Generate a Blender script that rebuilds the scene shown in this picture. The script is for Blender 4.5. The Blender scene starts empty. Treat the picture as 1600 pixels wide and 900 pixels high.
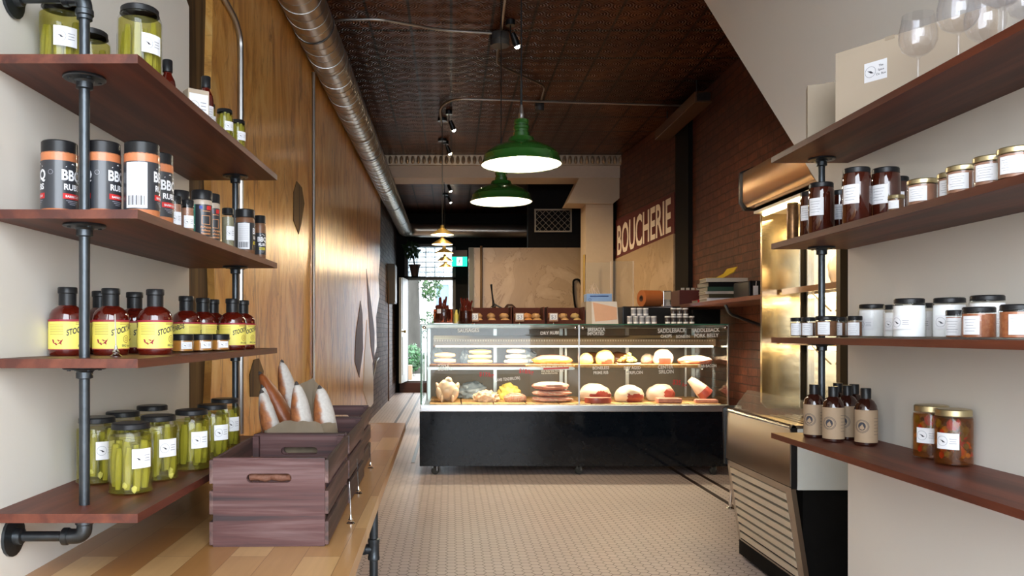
import bpy, bmesh, math, random
from mathutils import Vector, Matrix, noise
from mathutils.geometry import tessellate_polygon
R = math.radians; PI = math.pi
S = bpy.context.scene; COL = S.collection
random.seed(7)
# ---------------------------------------------------------------- camera
CH = 1.13; F = 1244.4; VX, VY = 705, 521
cd = bpy.data.cameras.new('camera'); cam = bpy.data.objects.new('camera', cd); COL.objects.link(cam)
cam.location = (0, 0, CH); cam.rotation_euler = (R(90), 0, 0)
cd.lens = 28; cd.sensor_width = 36; cd.shift_x = (800 - VX) / 1600; cd.shift_y = (VY - 450) / 1600
cd.clip_start = .05; cd.clip_end = 200
S.camera = cam
# ---------------------------------------------------------------- world, lamps, exposure
S.view_settings.view_transform = 'Standard'; S.view_settings.look = 'None'
S.view_settings.gamma = 1; S.view_settings.use_curve_mapping = False
S.view_settings.exposure = 1.0
S.cycles.transparent_max_bounces = 32; S.cycles.max_bounces = 8
S.cycles.use_denoising = True; S.cycles.sample_clamp_indirect = 6
W = bpy.data.worlds.new('sky'); S.world = W; W.use_nodes = True
bg = W.node_tree.nodes['Background']; bg.inputs[0].default_value = (.84, .915, 1, 1); bg.inputs[1].default_value = 5.4
def area(name, loc, rot, sx, sy, power, col=(1, 1, 1), portal=False, spread=None):
    l = bpy.data.lights.new(name, 'AREA'); l.shape = 'RECTANGLE'; l.size = sx; l.size_y = sy
    l.energy = power; l.color = col
    if portal: l.cycles.is_portal = True
    if spread: l.spread = spread
    o = bpy.data.objects.new(name, l); COL.objects.link(o); o.location = loc; o.rotation_euler = rot
    return o
def point(name, loc, power, col, r=.03, parent=None):
    l = bpy.data.lights.new(name, 'POINT'); l.energy = power; l.color = col; l.shadow_soft_size = r
    o = bpy.data.objects.new(name, l); COL.objects.link(o); o.location = loc
    if parent: o.parent = parent
    return o
def spot(name, loc, d, power, col, ang=60, r=.02):
    l = bpy.data.lights.new(name, 'SPOT'); l.energy = power; l.color = col; l.spot_size = R(ang); l.spot_blend = .6; l.shadow_soft_size = r
    o = bpy.data.objects.new(name, l); COL.objects.link(o); o.location = loc
    o.rotation_euler = Vector(d).to_track_quat('-Z', 'Y').to_euler(); return o
WARM = (1, .70, .40); WARMER = (1, .60, .22)
area('window_portal', (.7, -.62, 1.75), (R(90), 0, 0), 3.3, 2.6, 1, portal=True)
area('door_portal', (-.42, 15.62, 1.6), (R(-90), 0, 0), 1.0, 2.9, 1, portal=True)
# ---------------------------------------------------------------- placing helpers: a pixel and a depth give a point
def PX(px, y): return (px - VX) * y / F
def PZ(py, y): return CH - (py - VY) * y / F
ZC = CH + 2.32                                                       # ceiling height
def CE(px, py, dz=.03): y = (ZC - dz - CH) * F / (VY - py); return Vector((PX(px, y), y, ZC - dz))
# ---------------------------------------------------------------- materials
MATS = {}
def newmat(name):
    m = bpy.data.materials.new(name); m.use_nodes = True
    nt = m.node_tree; b = nt.nodes['Principled BSDF']; return m, nt, b
def ramp(nt, fac, stops):
    r = nt.nodes.new('ShaderNodeValToRGB'); e = r.color_ramp.elements
    while len(e) < len(stops): e.new(.5)
    for i, (p, c) in enumerate(stops): e[i].position = p; e[i].color = (*c, 1) if len(c) == 3 else c
    nt.links.new(fac, r.inputs[0]); return r.outputs[0]
def coords(nt, scale=(1, 1, 1), rot=(0, 0, 0), gen='Object', loc=(0, 0, 0)):
    t = nt.nodes.new('ShaderNodeTexCoord'); m = nt.nodes.new('ShaderNodeMapping')
    m.inputs['Scale'].default_value = scale; m.inputs['Rotation'].default_value = rot; m.inputs['Location'].default_value = loc
    nt.links.new(t.outputs[gen], m.inputs[0]); return m.outputs[0]
def noi(nt, vec, scale=5, detail=4, rough=.55, dist=0):
    n = nt.nodes.new('ShaderNodeTexNoise'); n.inputs['Scale'].default_value = scale; n.inputs['Detail'].default_value = detail
    n.inputs['Roughness'].default_value = rough; n.inputs['Distortion'].default_value = dist
    nt.links.new(vec, n.inputs['Vector']); return n.outputs[0]
def bump(nt, b, h, strength=.3, dist=.01, inv=False, nrm=None):
    n = nt.nodes.new('ShaderNodeBump'); n.inputs['Strength'].default_value = strength; n.inputs['Distance'].default_value = dist; n.invert = inv
    nt.links.new(h, n.inputs['Height']); nt.links.new(n.outputs[0], b.inputs['Normal'])
    if nrm: nt.links.new(nrm, n.inputs['Normal'])
    return n.outputs[0]
def math_(nt, op, a, b_=None, c=None):
    n = nt.nodes.new('ShaderNodeMath'); n.operation = op
    for i, v in enumerate((a, b_, c)):
        if v is None: continue
        if isinstance(v, (int, float)): n.inputs[i].default_value = v
        else: nt.links.new(v, n.inputs[i])
    return n.outputs[0]
def mixc(nt, f, a, b_, mode='MIX'):
    n = nt.nodes.new('ShaderNodeMix'); n.data_type = 'RGBA'; n.blend_type = mode
    for s, v in ((0, f), (6, a), (7, b_)):
        if isinstance(v, (int, float)): n.inputs[s].default_value = v
        elif isinstance(v, tuple): n.inputs[s].default_value = (*v, 1)
        else: nt.links.new(v, n.inputs[s])
    return n.outputs[2]
def pm(name, col, rough=.5, metal=0, var=None, bmp=None, coat=0, emit=None, es=0, spec=.5, stretch=(1, 1, 1), sss=0):
    if name in MATS: return MATS[name]
    m, nt, b = newmat(name); MATS[name] = m
    b.inputs['Base Color'].default_value = (*col, 1); b.inputs['Roughness'].default_value = rough
    b.inputs['Metallic'].default_value = metal; b.inputs['Coat Weight'].default_value = coat
    b.inputs['Specular IOR Level'].default_value = spec
    v = coords(nt, stretch)
    sc, c2 = var if var else (18, tuple(min(1, c * 1.12 + .004) for c in col))
    nt.links.new(mixc(nt, noi(nt, v, sc, 4), col, c2), b.inputs['Base Color'])
    if bmp: bump(nt, b, noi(nt, v, bmp[0], 5), bmp[1], .004)
    if emit: b.inputs['Emission Color'].default_value = (*emit, 1); b.inputs['Emission Strength'].default_value = es
    if sss: b.inputs['Subsurface Weight'].default_value = sss; b.inputs['Subsurface Radius'].default_value = (.02, .008, .004)
    return m
def glassy(name, tint=(.97, .98, .98), rough=.02, ior=1.45, gl=1.0, body=None, bf=0):
    """thin clear surface: see-through with a Fresnel mirror; body mixes in a little of a solid colour"""
    if name in MATS: return MATS[name]
    m, nt, b = newmat(name); MATS[name] = m; nt.nodes.remove(b); out = nt.nodes['Material Output']
    t = nt.nodes.new('ShaderNodeBsdfTransparent'); t.inputs[0].default_value = (*tint, 1)
    g = nt.nodes.new('ShaderNodeBsdfGlossy'); g.inputs['Roughness'].default_value = rough; g.inputs[0].default_value = (gl, gl, gl, 1)
    lw = nt.nodes.new('ShaderNodeLayerWeight'); lw.inputs[0].default_value = .5; f0 = ((ior - 1) / (ior + 1)) ** 2
    fr = math_(nt, 'ADD', math_(nt, 'MULTIPLY', math_(nt, 'POWER', lw.outputs['Facing'], 5), .6 - f0), f0)
    last = t.outputs[0]
    if body:
        d = nt.nodes.new('ShaderNodeBsdfPrincipled'); d.inputs['Base Color'].default_value = (*body, 1); d.inputs['Roughness'].default_value = .3
        mm = nt.nodes.new('ShaderNodeMixShader'); mm.inputs[0].default_value = bf
        nt.links.new(last, mm.inputs[1]); nt.links.new(d.outputs[0], mm.inputs[2]); last = mm.outputs[0]
    mx = nt.nodes.new('ShaderNodeMixShader'); nt.links.new(fr, mx.inputs[0])
    nt.links.new(last, mx.inputs[1]); nt.links.new(g.outputs[0], mx.inputs[2]); nt.links.new(mx.outputs[0], out.inputs[0])
    return m
def wood(name, c1, c2, c3=None, axis=1, scale=1, rough=.4, coat=0, bs=.15, knots=False, streak=14):
    m, nt, b = newmat(name); MATS[name] = m
    sc = [streak * scale] * 3; sc[axis] = .9 * scale
    v = coords(nt, tuple(sc))
    n1 = noi(nt, v, 1, 6, .6, .6)
    sc2 = [90 * scale] * 3; sc2[axis] = 3 * scale
    n2 = noi(nt, coords(nt, tuple(sc2)), 1, 3)
    col = ramp(nt, n1, [(.40, c1), (.5, c2), (.62, c3 or c2)])
    col = mixc(nt, math_(nt, 'MULTIPLY', n2, .45), col, tuple(c * .45 for c in c1))
    nt.links.new(col, b.inputs['Base Color']); b.inputs['Roughness'].default_value = rough; b.inputs['Coat Weight'].default_value = coat
    b.inputs['Coat Roughness'].default_value = .15
    bump(nt, b, n2, bs, .002)
    return m
white_wall = pm('white_wall_paint', (.72, .68, .61), .55, var=(2.5, (.76, .72, .65)), bmp=(60, .04))
shelf_wood = wood('mahogany_shelf', (.075, .014, .006), (.125, .027, .011), (.18, .045, .02), 1, 1, .5, 0)
crate_wood = wood('plum_stained_wood', (.030, .013, .014), (.095, .030, .026), (.18, .10, .095), 0, 1.0, .6, 0, .4, streak=22)
crate_wood_y = wood('plum_stained_slat', (.05, .026, .022), (.12, .055, .045), (.20, .12, .105), 1, 1.0, .6, 0, .4, streak=22)
board_wood = wood('pale_cutting_board', (.50, .27, .10), (.62, .36, .15), (.7, .44, .2), 1, 1.5, .5)
brown_board = wood('brown_serving_board', (.16, .06, .025), (.24, .10, .04), None, 0, 1.5, .5)
old_wood = wood('old_brown_plank', (.05, .025, .008), (.13, .07, .022), (.2, .12, .04), 2, .7, .7)
door_wood = wood('red_brown_door_wood', (.06, .016, .01), (.10, .03, .018), None, 0, 1, .5)
cream_door = pm('cream_door_paint', (.42, .42, .38), .5)
iron = pm('blackened_steel_pipe', (.045, .052, .058), .32, .85, var=(30, (.09, .10, .11)), bmp=(120, .08))
zinc = pm('galvanised_steel', (.40, .40, .40), .34, .95, var=(12, (.50, .49, .47)), bmp=(9, .05))
duct_m = pm('galvanised_duct', (.42, .36, .30), .30, .9, var=(6, (.52, .48, .44)), bmp=(14, .08))
steel = pm('brushed_stainless', (.36, .31, .27), .32, 1, var=(3, (.40, .35, .30)), bmp=(2.2, .10))
steel_w = pm('wavy_stainless', (.52, .45, .32), .16, 1, var=(2, (.58, .51, .38)), bmp=(2.6, .55), stretch=(1, 1, 2.2))
copper_m = pm('warm_polished_hood', (.60, .40, .24), .2, 1, var=(3, (.66, .46, .3)), bmp=(3, .1))
chrome = pm('chrome', (.75, .75, .75), .1, 1)
black_pl = pm('black_plastic', (.009, .009, .010), .32, 0, bmp=(80, .03), spec=.3)
black_gl = pm('glossy_black_laminate', (.003, .005, .008), .05, 0, spec=.28)
black_mt = pm('matt_black', (.005, .0045, .004), .8, spec=.1)
dark_paint = pm('near_black_wall', (.005, .004, .004), .6, bmp=(5, .2), spec=.1)
alu = pm('satin_aluminium', (.55, .55, .55), .3, .9)
paper_w = pm('white_label_paper', (.78, .78, .80), .6)
ink = pm('label_ink', (.03, .03, .04), .6)
ink_soft = pm('label_grey_ink', (.30, .30, .34), .6)
kraft = pm('kraft_label_paper', (.34, .23, .14), .7, var=(60, (.38, .27, .17)))
kraft_bag = pm('kraft_paper_bag', (.40, .30, .19), .75, var=(20, (.29, .24, .18)), bmp=(14, .3))
carton = pm('tan_cardboard', (.46, .37, .27), .7, var=(8, (.50, .41, .31)))
carton_d = pm('darker_cardboard', (.36, .29, .21), .7)
glass = glassy('clear_jar_glass', (.98, .99, .98), .02, 1.4)
crystal = glassy('wine_glass_crystal', (.97, .97, .98), .01, 1.5)
case_glass = glassy('display_case_glass', (.93, .97, .95), .01, 1.28)
case_edge = pm('green_glass_edge', (.05, .16, .10), .15, spec=.6)
acrylic = glassy('clear_acrylic', (.95, .95, .93), .08, 1.25, 1, (.6, .58, .52), .10)
brine = glassy('green_brine', (.90, .86, .48), .05, 1.1, 1, (.40, .36, .06), .10)
pickle_m = pm('pickle_skin', (.20, .19, .03), .35, 0, var=(25, (.42, .40, .12)), bmp=(140, .4), stretch=(1, 1, .4))
garlic_m = pm('garlic_clove', (.62, .60, .40), .4)
amber = pm('dark_amber_glass', (.035, .006, .003), .06, 0, var=(8, (.07, .012, .005)), spec=.7, coat=.6)
sauce = pm('dark_red_sauce', (.055, .004, .002), .07, 0, var=(6, (.10, .008, .003)), spec=.6, coat=.7)
sauce_d = pm('very_dark_sauce', (.018, .006, .004), .08, 0, var=(6, (.04, .010, .006)), spec=.6, coat=.5)
gold_lid = pm('brass_coloured_lid', (.52, .43, .24), .3, .85)
rub_m = pm('orange_spice_rub', (.50, .15, .05), .5, 0, var=(90, (.62, .22, .09)), bmp=(200, .2), coat=.5)
spice_g = pm('grey_green_spice', (.16, .15, .10), .6, 0, var=(150, (.34, .31, .2)), coat=.4)
spice_p = pm('pinkish_brown_spread', (.28, .12, .07), .5, 0, var=(60, (.40, .2, .13)), coat=.4)
spice_b = pm('brown_spice', (.14, .055, .025), .5, 0, var=(120, (.24, .11, .05)), coat=.4)
spice_r = pm('red_chilli_flakes', (.22, .035, .012), .5, 0, var=(140, (.5, .2, .08)), bmp=(160, .3), coat=.4)
salt_m = pm('white_salt', (.90, .90, .93), .7, bmp=(60, .15))
mustard = pm('orange_mustard', (.42, .17, .03), .3, coat=.4)
yel = pm('yellow_label', (.85, .72, .12), .5, var=(9, (.85, .76, .18)))
crimson = pm('crimson_print', (.30, .012, .03), .5)
red_p = pm('red_banner_print', (.55, .02, .02), .45)
green_p = pm('green_print', (.03, .30, .22), .45)
blue_p = pm('blue_print', (.03, .06, .35), .45)
orange_p = pm('orange_print', (.75, .32, .12), .45)
yellow_p = pm('yellow_print', (.65, .55, .04), .45)
char_lab = pm('charcoal_label', (.025, .027, .033), .35, coat=.4)
marker_w = pm('white_marker', (.8, .8, .76), .6, emit=None)
marker_r = pm('red_marker', (.55, .03, .03), .5)
lamp_green = pm('green_enamel', (.018, .085, .012), .16, 0, var=(4, (.022, .10, .016)), coat=.7)
enamel_in = pm('white_enamel', (.85, .82, .72), .3)
gold_m = pm('brushed_gold', (.55, .38, .12), .3, .85)
bulb_m = pm('lit_bulb', (1, .9, .7), .5, emit=(1, .82, .52), es=18)
spot_m = pm('lit_spot_face', (1, .9, .7), .5, emit=(1, .84, .58), es=60)
tube_m = pm('lit_case_tube', (1, .95, .85), .5, emit=(1, .88, .68), es=5)
tube_y = pm('lit_fridge_tube', (1, .9, .6), .5, emit=(1, .78, .42), es=4)
def plain(name, c, r=.5, **k): return pm(name, c, r, **k)
# ---------------------------------------------------------------- mesh builder
class MB:
    def __init__(s): s.bm = bmesh.new(); s.M = None; s.bev = False
    def _v(s, p): p = Vector(p); return s.bm.verts.new(s.M @ p if s.M else p)
    def face(s, vs, mi=0):
        try: f = s.bm.faces.new(vs); f.material_index = mi; return f
        except ValueError: return None
    def box(s, x0, x1, y0, y1, z0, z1, mi=0, bev=0):
        c = [(x0, y0, z0), (x1, y0, z0), (x1, y1, z0), (x0, y1, z0), (x0, y0, z1), (x1, y0, z1), (x1, y1, z1), (x0, y1, z1)]
        v = [s._v(p) for p in c]
        fs = [s.face([v[i] for i in q], mi) for q in ((0, 3, 2, 1), (4, 5, 6, 7), (0, 1, 5, 4), (1, 2, 6, 5), (2, 3, 7, 6), (3, 0, 4, 7))]
        if bev:
            s.bev = True
            es = {e for f in fs for e in f.edges}
            r = bmesh.ops.bevel(s.bm, geom=list(es), offset=bev, segments=2, affect='EDGES', profile=.5)
            for f in r['faces']: f.material_index = mi
        return s
    def lathe(s, prof, n=20, c=(0, 0, 0), mi=0, sx=1, sy=1, ax=None):
        """profile [(r,z)...] spun about z (or about direction ax); mi may be a list, one per segment"""
        rings = []; Q = Vector(ax).to_track_quat('Z', 'Y') if ax else None; c = Vector(c)
        for r, z in prof:
            if r < 1e-6: p = Vector((0, 0, z)); p = Q @ p if Q else p; rings.append([s._v(c + p)]); continue
            row = []
            for k in range(n):
                a = 2 * PI * k / n; p = Vector((r * math.cos(a) * sx, r * math.sin(a) * sy, z)); p = Q @ p if Q else p
                row.append(s._v(c + p))
            rings.append(row)
        for i in range(len(rings) - 1):
            A, B = rings[i], rings[i + 1]; m = mi[i] if isinstance(mi, (list, tuple)) else mi
            for k in range(n):
                k2 = (k + 1) % n
                if len(A) == 1 and len(B) == 1: break
                if len(A) == 1: s.face([A[0], B[k2], B[k]][::-1], m)
                elif len(B) == 1: s.face([A[k], A[k2], B[0]], m)
                else: s.face([A[k], A[k2], B[k2], B[k]], m)
        return s
    def cyl(s, c, r, h, n=16, mi=0, ax=None): return s.lathe([(0, 0), (r, 0), (r, h), (0, h)], n, c, mi, ax=ax)
    def tube(s, pts, r, n=8, mi=0, cap=True):
        pts = [Vector(p) for p in pts]; rings = []; up = None
        for i, p in enumerate(pts):
            d = (pts[min(i + 1, len(pts) - 1)] - pts[max(i - 1, 0)]).normalized()
            if up is None: up = Vector((0, 0, 1)) if abs(d.z) < .9 else Vector((1, 0, 0))
            u = d.cross(up); u = u.normalized() if u.length > 1e-5 else Vector((1, 0, 0)); w = u.cross(d).normalized(); up = w
            rr = r[i] if isinstance(r, (list, tuple)) else r
            rings.append([s._v(p + (u * math.cos(2 * PI * k / n) + w * math.sin(2 * PI * k / n)) * rr) for k in range(n)])
        for A, B in zip(rings, rings[1:]):
            for k in range(n): s.face([A[k], A[(k + 1) % n], B[(k + 1) % n], B[k]], mi)
        if cap: s.face(rings[0][::-1], mi); s.face(rings[-1], mi)
        return s
    def prism(s, poly, a, b, ax='x', mi=0, holes=()):
        """polygon in the plane across ax, extruded from a to b: ax x -> (y,z); y -> (x,z); z -> (x,y)"""
        def P(q, t): return {'x': (t, q[0], q[1]), 'y': (q[0], t, q[1]), 'z': (q[0], q[1], t)}[ax]
        loops = [list(poly)] + [list(h) for h in holes]
        tri = tessellate_polygon([[Vector((p[0], p[1], 0)) for p in l] for l in loops])
        flat = [p for l in loops for p in l]
        A = [s._v(P(p, a)) for p in flat]; B = [s._v(P(p, b)) for p in flat]
        for t in tri: s.face([A[i] for i in t], mi); s.face([B[i] for i in t][::-1], mi)
        o = 0
        for l in loops:
            k = len(l)
            for i in range(k): s.face([A[o + i], A[o + (i + 1) % k], B[o + (i + 1) % k], B[o + i]], mi)
            o += k
        return s
    def poly(s, pts, mi=0): s.face([s._v(p) for p in pts], mi); return s
    def blob(s, c, rad, seed=0, amp=.15, fr=2, sub=3, mi=0, pick=None, flat=None, rot=None):
        """rounded lump: a sphere scaled to rad, roughened by noise; pick(p_unit, n) chooses the slot; flat cuts the underside"""
        r = bmesh.ops.create_icosphere(s.bm, subdivisions=sub, radius=1); c = Vector(c); rad = Vector(rad)
        Rm = Matrix.Rotation(rot[0], 3, rot[1]) if rot else None
        us = {}
        for v in r['verts']:
            u = v.co.copy(); us[v] = u
            k = 1 + amp * noise.noise(u * fr + Vector((seed * 3.1, seed, -seed * 2)))
            p = Vector((u.x * rad.x * k, u.y * rad.y * k, u.z * rad.z * k))
            if flat is not None and p.z < -rad.z * flat: p.z = -rad.z * flat
            if Rm: p = Rm @ p
            p = c + p; v.co = s.M @ p if s.M else p
        fs = {f for v in r['verts'] for f in v.link_faces}
        for f in fs:
            u = sum((us[v] for v in f.verts), Vector()) / len(f.verts)
            f.material_index = pick(u) if pick else mi
        return s
    def mesh(s, txt, size, place, mi=0, bold=0, ext=0, align='CENTER', squeeze=1):
        """text as filled outlines; place((u,v,w)) -> 3D point"""
        for tv, tf in [textgeo(txt, bold, ext)]:
            xs = [v[0] for v in tv]; x0, x1 = min(xs), max(xs); cx = (x0 + x1) / 2 if align == 'CENTER' else x0
            vs = [s._v(place(((v[0] - cx) * size * squeeze, v[1] * size, v[2] * size))) for v in tv]
            for f in tf: s.face([vs[i] for i in f], mi)
        return s
    def data(s, name, mats, angle=38, flipfix=True):
        if flipfix: bmesh.ops.recalc_face_normals(s.bm, faces=s.bm.faces)
        me = bpy.data.meshes.new(name)
        for e in s.bm.edges:
            if len(e.link_faces) == 2 and e.calc_face_angle(0) > R(angle): e.smooth = False
        for f in s.bm.faces: f.smooth = True
        s.bm.to_mesh(me); s.bm.free()
        for m in (mats if isinstance(mats, (list, tuple)) else [mats]): me.materials.append(m)
        return me
    def build(s, name, mats, parent=None, loc=None, rot=None, angle=38, flipfix=True):
        o = place_obj(name, s.data(name, mats, angle, flipfix), parent, loc, rot)
        if s.bev: m = o.modifiers.new('flat_faces', 'WEIGHTED_NORMAL'); m.keep_sharp = True
        return o
TG = {}
def textgeo(txt, bold=0, ext=0):
    k = (txt, bold, ext)
    if k not in TG:
        cu = bpy.data.curves.new('t', 'FONT'); cu.body = txt; cu.size = 1; cu.offset = bold; cu.extrude = ext; cu.resolution_u = 3
        ob = bpy.data.objects.new('t', cu); me = bpy.data.meshes.new_from_object(ob)
        TG[k] = ([tuple(v.co) for v in me.vertices], [tuple(p.vertices) for p in me.polygons])
        bpy.data.objects.remove(ob); bpy.data.curves.remove(cu); bpy.data.meshes.remove(me)
    return TG[k]
def place_obj(name, data, parent=None, loc=None, rot=None):
    o = bpy.data.objects.new(name, data); COL.objects.link(o)
    if parent: o.parent = parent
    if loc is not None: o.location = loc
    if rot is not None: o.rotation_euler = rot
    return o
def tag(o, label, cat, group=None):
    o['label'] = label; o['category'] = cat
    if group: o['group'] = group
    return o
def thing(name, label, cat, loc=(0, 0, 0), rz=0, group=None, rot=None):
    o = bpy.data.objects.new(name, None); COL.objects.link(o); o.location = loc; o.rotation_euler = rot or (0, 0, rz); o.empty_display_size = .05
    return tag(o, label, cat, group)
def struct(o): o['kind'] = 'structure'; return o
def stuff(o): o['kind'] = 'stuff'; return o
CACHE = {}
def cached(key, fn):
    if key not in CACHE: CACHE[key] = fn()
    return CACHE[key]
def arc(c, r, a0, a1, n=8): return [(c[0] + r * math.cos(a0 + (a1 - a0) * i / n), c[1] + r * math.sin(a0 + (a1 - a0) * i / n)) for i in range(n + 1)]
def slot(cx, cz, w, h, n=6):
    r = h / 2; return arc((cx + w / 2 - r, cz), r, -PI / 2, PI / 2, n) + arc((cx - w / 2 + r, cz), r, PI / 2, 3 * PI / 2, n)
def bend(pts, rad=.08, n=6):
    """round the corners of a polyline"""
    pts = [Vector(p) for p in pts]; out = [pts[0]]
    for a, b, c in zip(pts, pts[1:], pts[2:]):
        d1 = (a - b); d2 = (c - b); r = min(rad, d1.length * .45, d2.length * .45); p = b + d1.normalized() * r; q = b + d2.normalized() * r
        for i in range(n + 1): t = i / n; out.append((1 - t) ** 2 * p + 2 * t * (1 - t) * b + t * t * q)
    out.append(pts[-1]); return out
# ================================================================ THE SETTING
def floor_mat():
    m, nt, b = newmat('cream_hexagon_tile'); w = .0526
    t = nt.nodes.new('ShaderNodeTexCoord'); sp = nt.nodes.new('ShaderNodeSeparateXYZ'); nt.links.new(t.outputs['Object'], sp.inputs[0])
    cb = nt.nodes.new('ShaderNodeCombineXYZ')
    nt.links.new(math_(nt, 'DIVIDE', sp.outputs[1], w), cb.inputs[0]); nt.links.new(math_(nt, 'DIVIDE', sp.outputs[0], w), cb.inputs[1])
    def vm(op, a, *r):
        n = nt.nodes.new('ShaderNodeVectorMath'); n.operation = op; nt.links.new(a, n.inputs[0])
        for i, v in enumerate(r):
            if isinstance(v, tuple): n.inputs[i + 1].default_value = v
            else: nt.links.new(v, n.inputs[i + 1])
        return n
    hs = (.5, .8660254, .5); nh = (-.5, -.8660254, -.5)
    A = vm('WRAP', cb.outputs[0], hs, nh).outputs[0]
    B = vm('WRAP', vm('SUBTRACT', cb.outputs[0], hs).outputs[0], hs, nh).outputs[0]
    A = vm('MULTIPLY', A, (1, 1, 0)).outputs[0]; B = vm('MULTIPLY', B, (1, 1, 0)).outputs[0]
    la = vm('LENGTH', A).outputs['Value']; lb = vm('LENGTH', B).outputs['Value']
    f = math_(nt, 'GREATER_THAN', la, lb)
    mx = nt.nodes.new('ShaderNodeMix'); mx.data_type = 'VECTOR'; nt.links.new(f, mx.inputs[0]); nt.links.new(A, mx.inputs[4]); nt.links.new(B, mx.inputs[5])
    g = vm('ABSOLUTE', mx.outputs[1]).outputs[0]
    dp = vm('DOT_PRODUCT', g, (.5, .8660254, 0)).outputs['Value']; s2 = nt.nodes.new('ShaderNodeSeparateXYZ'); nt.links.new(g, s2.inputs[0])
    d = math_(nt, 'MAXIMUM', s2.outputs[0], dp)
    gr = ramp(nt, d, [(.450, (0, 0, 0)), (.474, (1, 1, 1))])
    cell = vm('SUBTRACT', cb.outputs[0], mx.outputs[1]).outputs[0]
    wn = nt.nodes.new('ShaderNodeTexWhiteNoise'); nt.links.new(vm('SNAP', vm('ADD', cell, (.05, .05, 0)).outputs[0], (.25, .25, 1)).outputs[0], wn.inputs[0])
    tile = mixc(nt, wn.outputs[0], (.52, .44, .43), (.58, .50, .49))
    n = noi(nt, coords(nt), 1.6, 5)
    tile = mixc(nt, n, tile, (.47, .40, .37))
    nt.links.new(mixc(nt, gr, tile, (.10, .075, .065)), b.inputs['Base Color'])
    b.inputs['Roughness'].default_value = .38
    bump(nt, b, gr, .5, .002, True)
    return m
def brick_mat(name, c1, c2, mort, axis='x', rough=.6, sc=1):
    m, nt, b = newmat(name); t = nt.nodes.new('ShaderNodeTexCoord'); sp = nt.nodes.new('ShaderNodeSeparateXYZ'); nt.links.new(t.outputs['Object'], sp.inputs[0])
    cb = nt.nodes.new('ShaderNodeCombineXYZ'); nt.links.new(sp.outputs[1 if axis == 'x' else 0], cb.inputs[0]); nt.links.new(sp.outputs[2], cb.inputs[1])
    br = nt.nodes.new('ShaderNodeTexBrick'); br.inputs['Scale'].default_value = sc
    br.inputs['Brick Width'].default_value = .21; br.inputs['Row Height'].default_value = .072; br.inputs['Mortar Size'].default_value = .006; br.inputs['Mortar Smooth'].default_value = .3
    br.inputs['Color1'].default_value = (*c1, 1); br.inputs['Color2'].default_value = (*c2, 1); br.inputs['Mortar'].default_value = (*mort, 1)
    ad = nt.nodes.new('ShaderNodeVectorMath'); ad.operation = 'ADD'; nz = nt.nodes.new('ShaderNodeTexNoise'); nz.inputs['Scale'].default_value = 6
    nt.links.new(cb.outputs[0], nz.inputs['Vector']); sc_ = nt.nodes.new('ShaderNodeVectorMath'); sc_.operation = 'SCALE'; sc_.inputs[3].default_value = .018
    nt.links.new(nz.outputs['Color'], sc_.inputs[0]); nt.links.new(cb.outputs[0], ad.inputs[0]); nt.links.new(sc_.outputs[0], ad.inputs[1]); nt.links.new(ad.outputs[0], br.inputs[0])
    n = noi(nt, cb.outputs[0], 9, 6, .7)
    nt.links.new(mixc(nt, ramp(nt, n, [(.35, (0, 0, 0)), (.7, (1, 1, 1))]), br.outputs[0], tuple(c * .35 for c in c1)), b.inputs['Base Color'])
    b.inputs['Roughness'].default_value = rough
    h = math_(nt, 'ADD', math_(nt, 'MULTIPLY', br.outputs[1], -1), math_(nt, 'MULTIPLY', n, .8)); bump(nt, b, h, .9, .008)
    return m
def marble_mat():
    m, nt, b = newmat('cream_veined_marble'); v = coords(nt, (1, 1, 1.0), (0, 0, 0))
    n = noi(nt, v, 1.3, 8, .6, 2.2); n2 = noi(nt, v, 3.1, 6, .6, 1.2)
    c = ramp(nt, n, [(.36, (.36, .25, .15)), (.485, (.40, .28, .17)), (.497, (.25, .16, .09)), (.51, (.42, .30, .19)), (.66, (.50, .37, .25))])
    nt.links.new(mixc(nt, math_(nt, 'MULTIPLY', n2, .25), c, (.28, .17, .08)), b.inputs['Base Color']); b.inputs['Roughness'].default_value = .3
    return m
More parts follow.
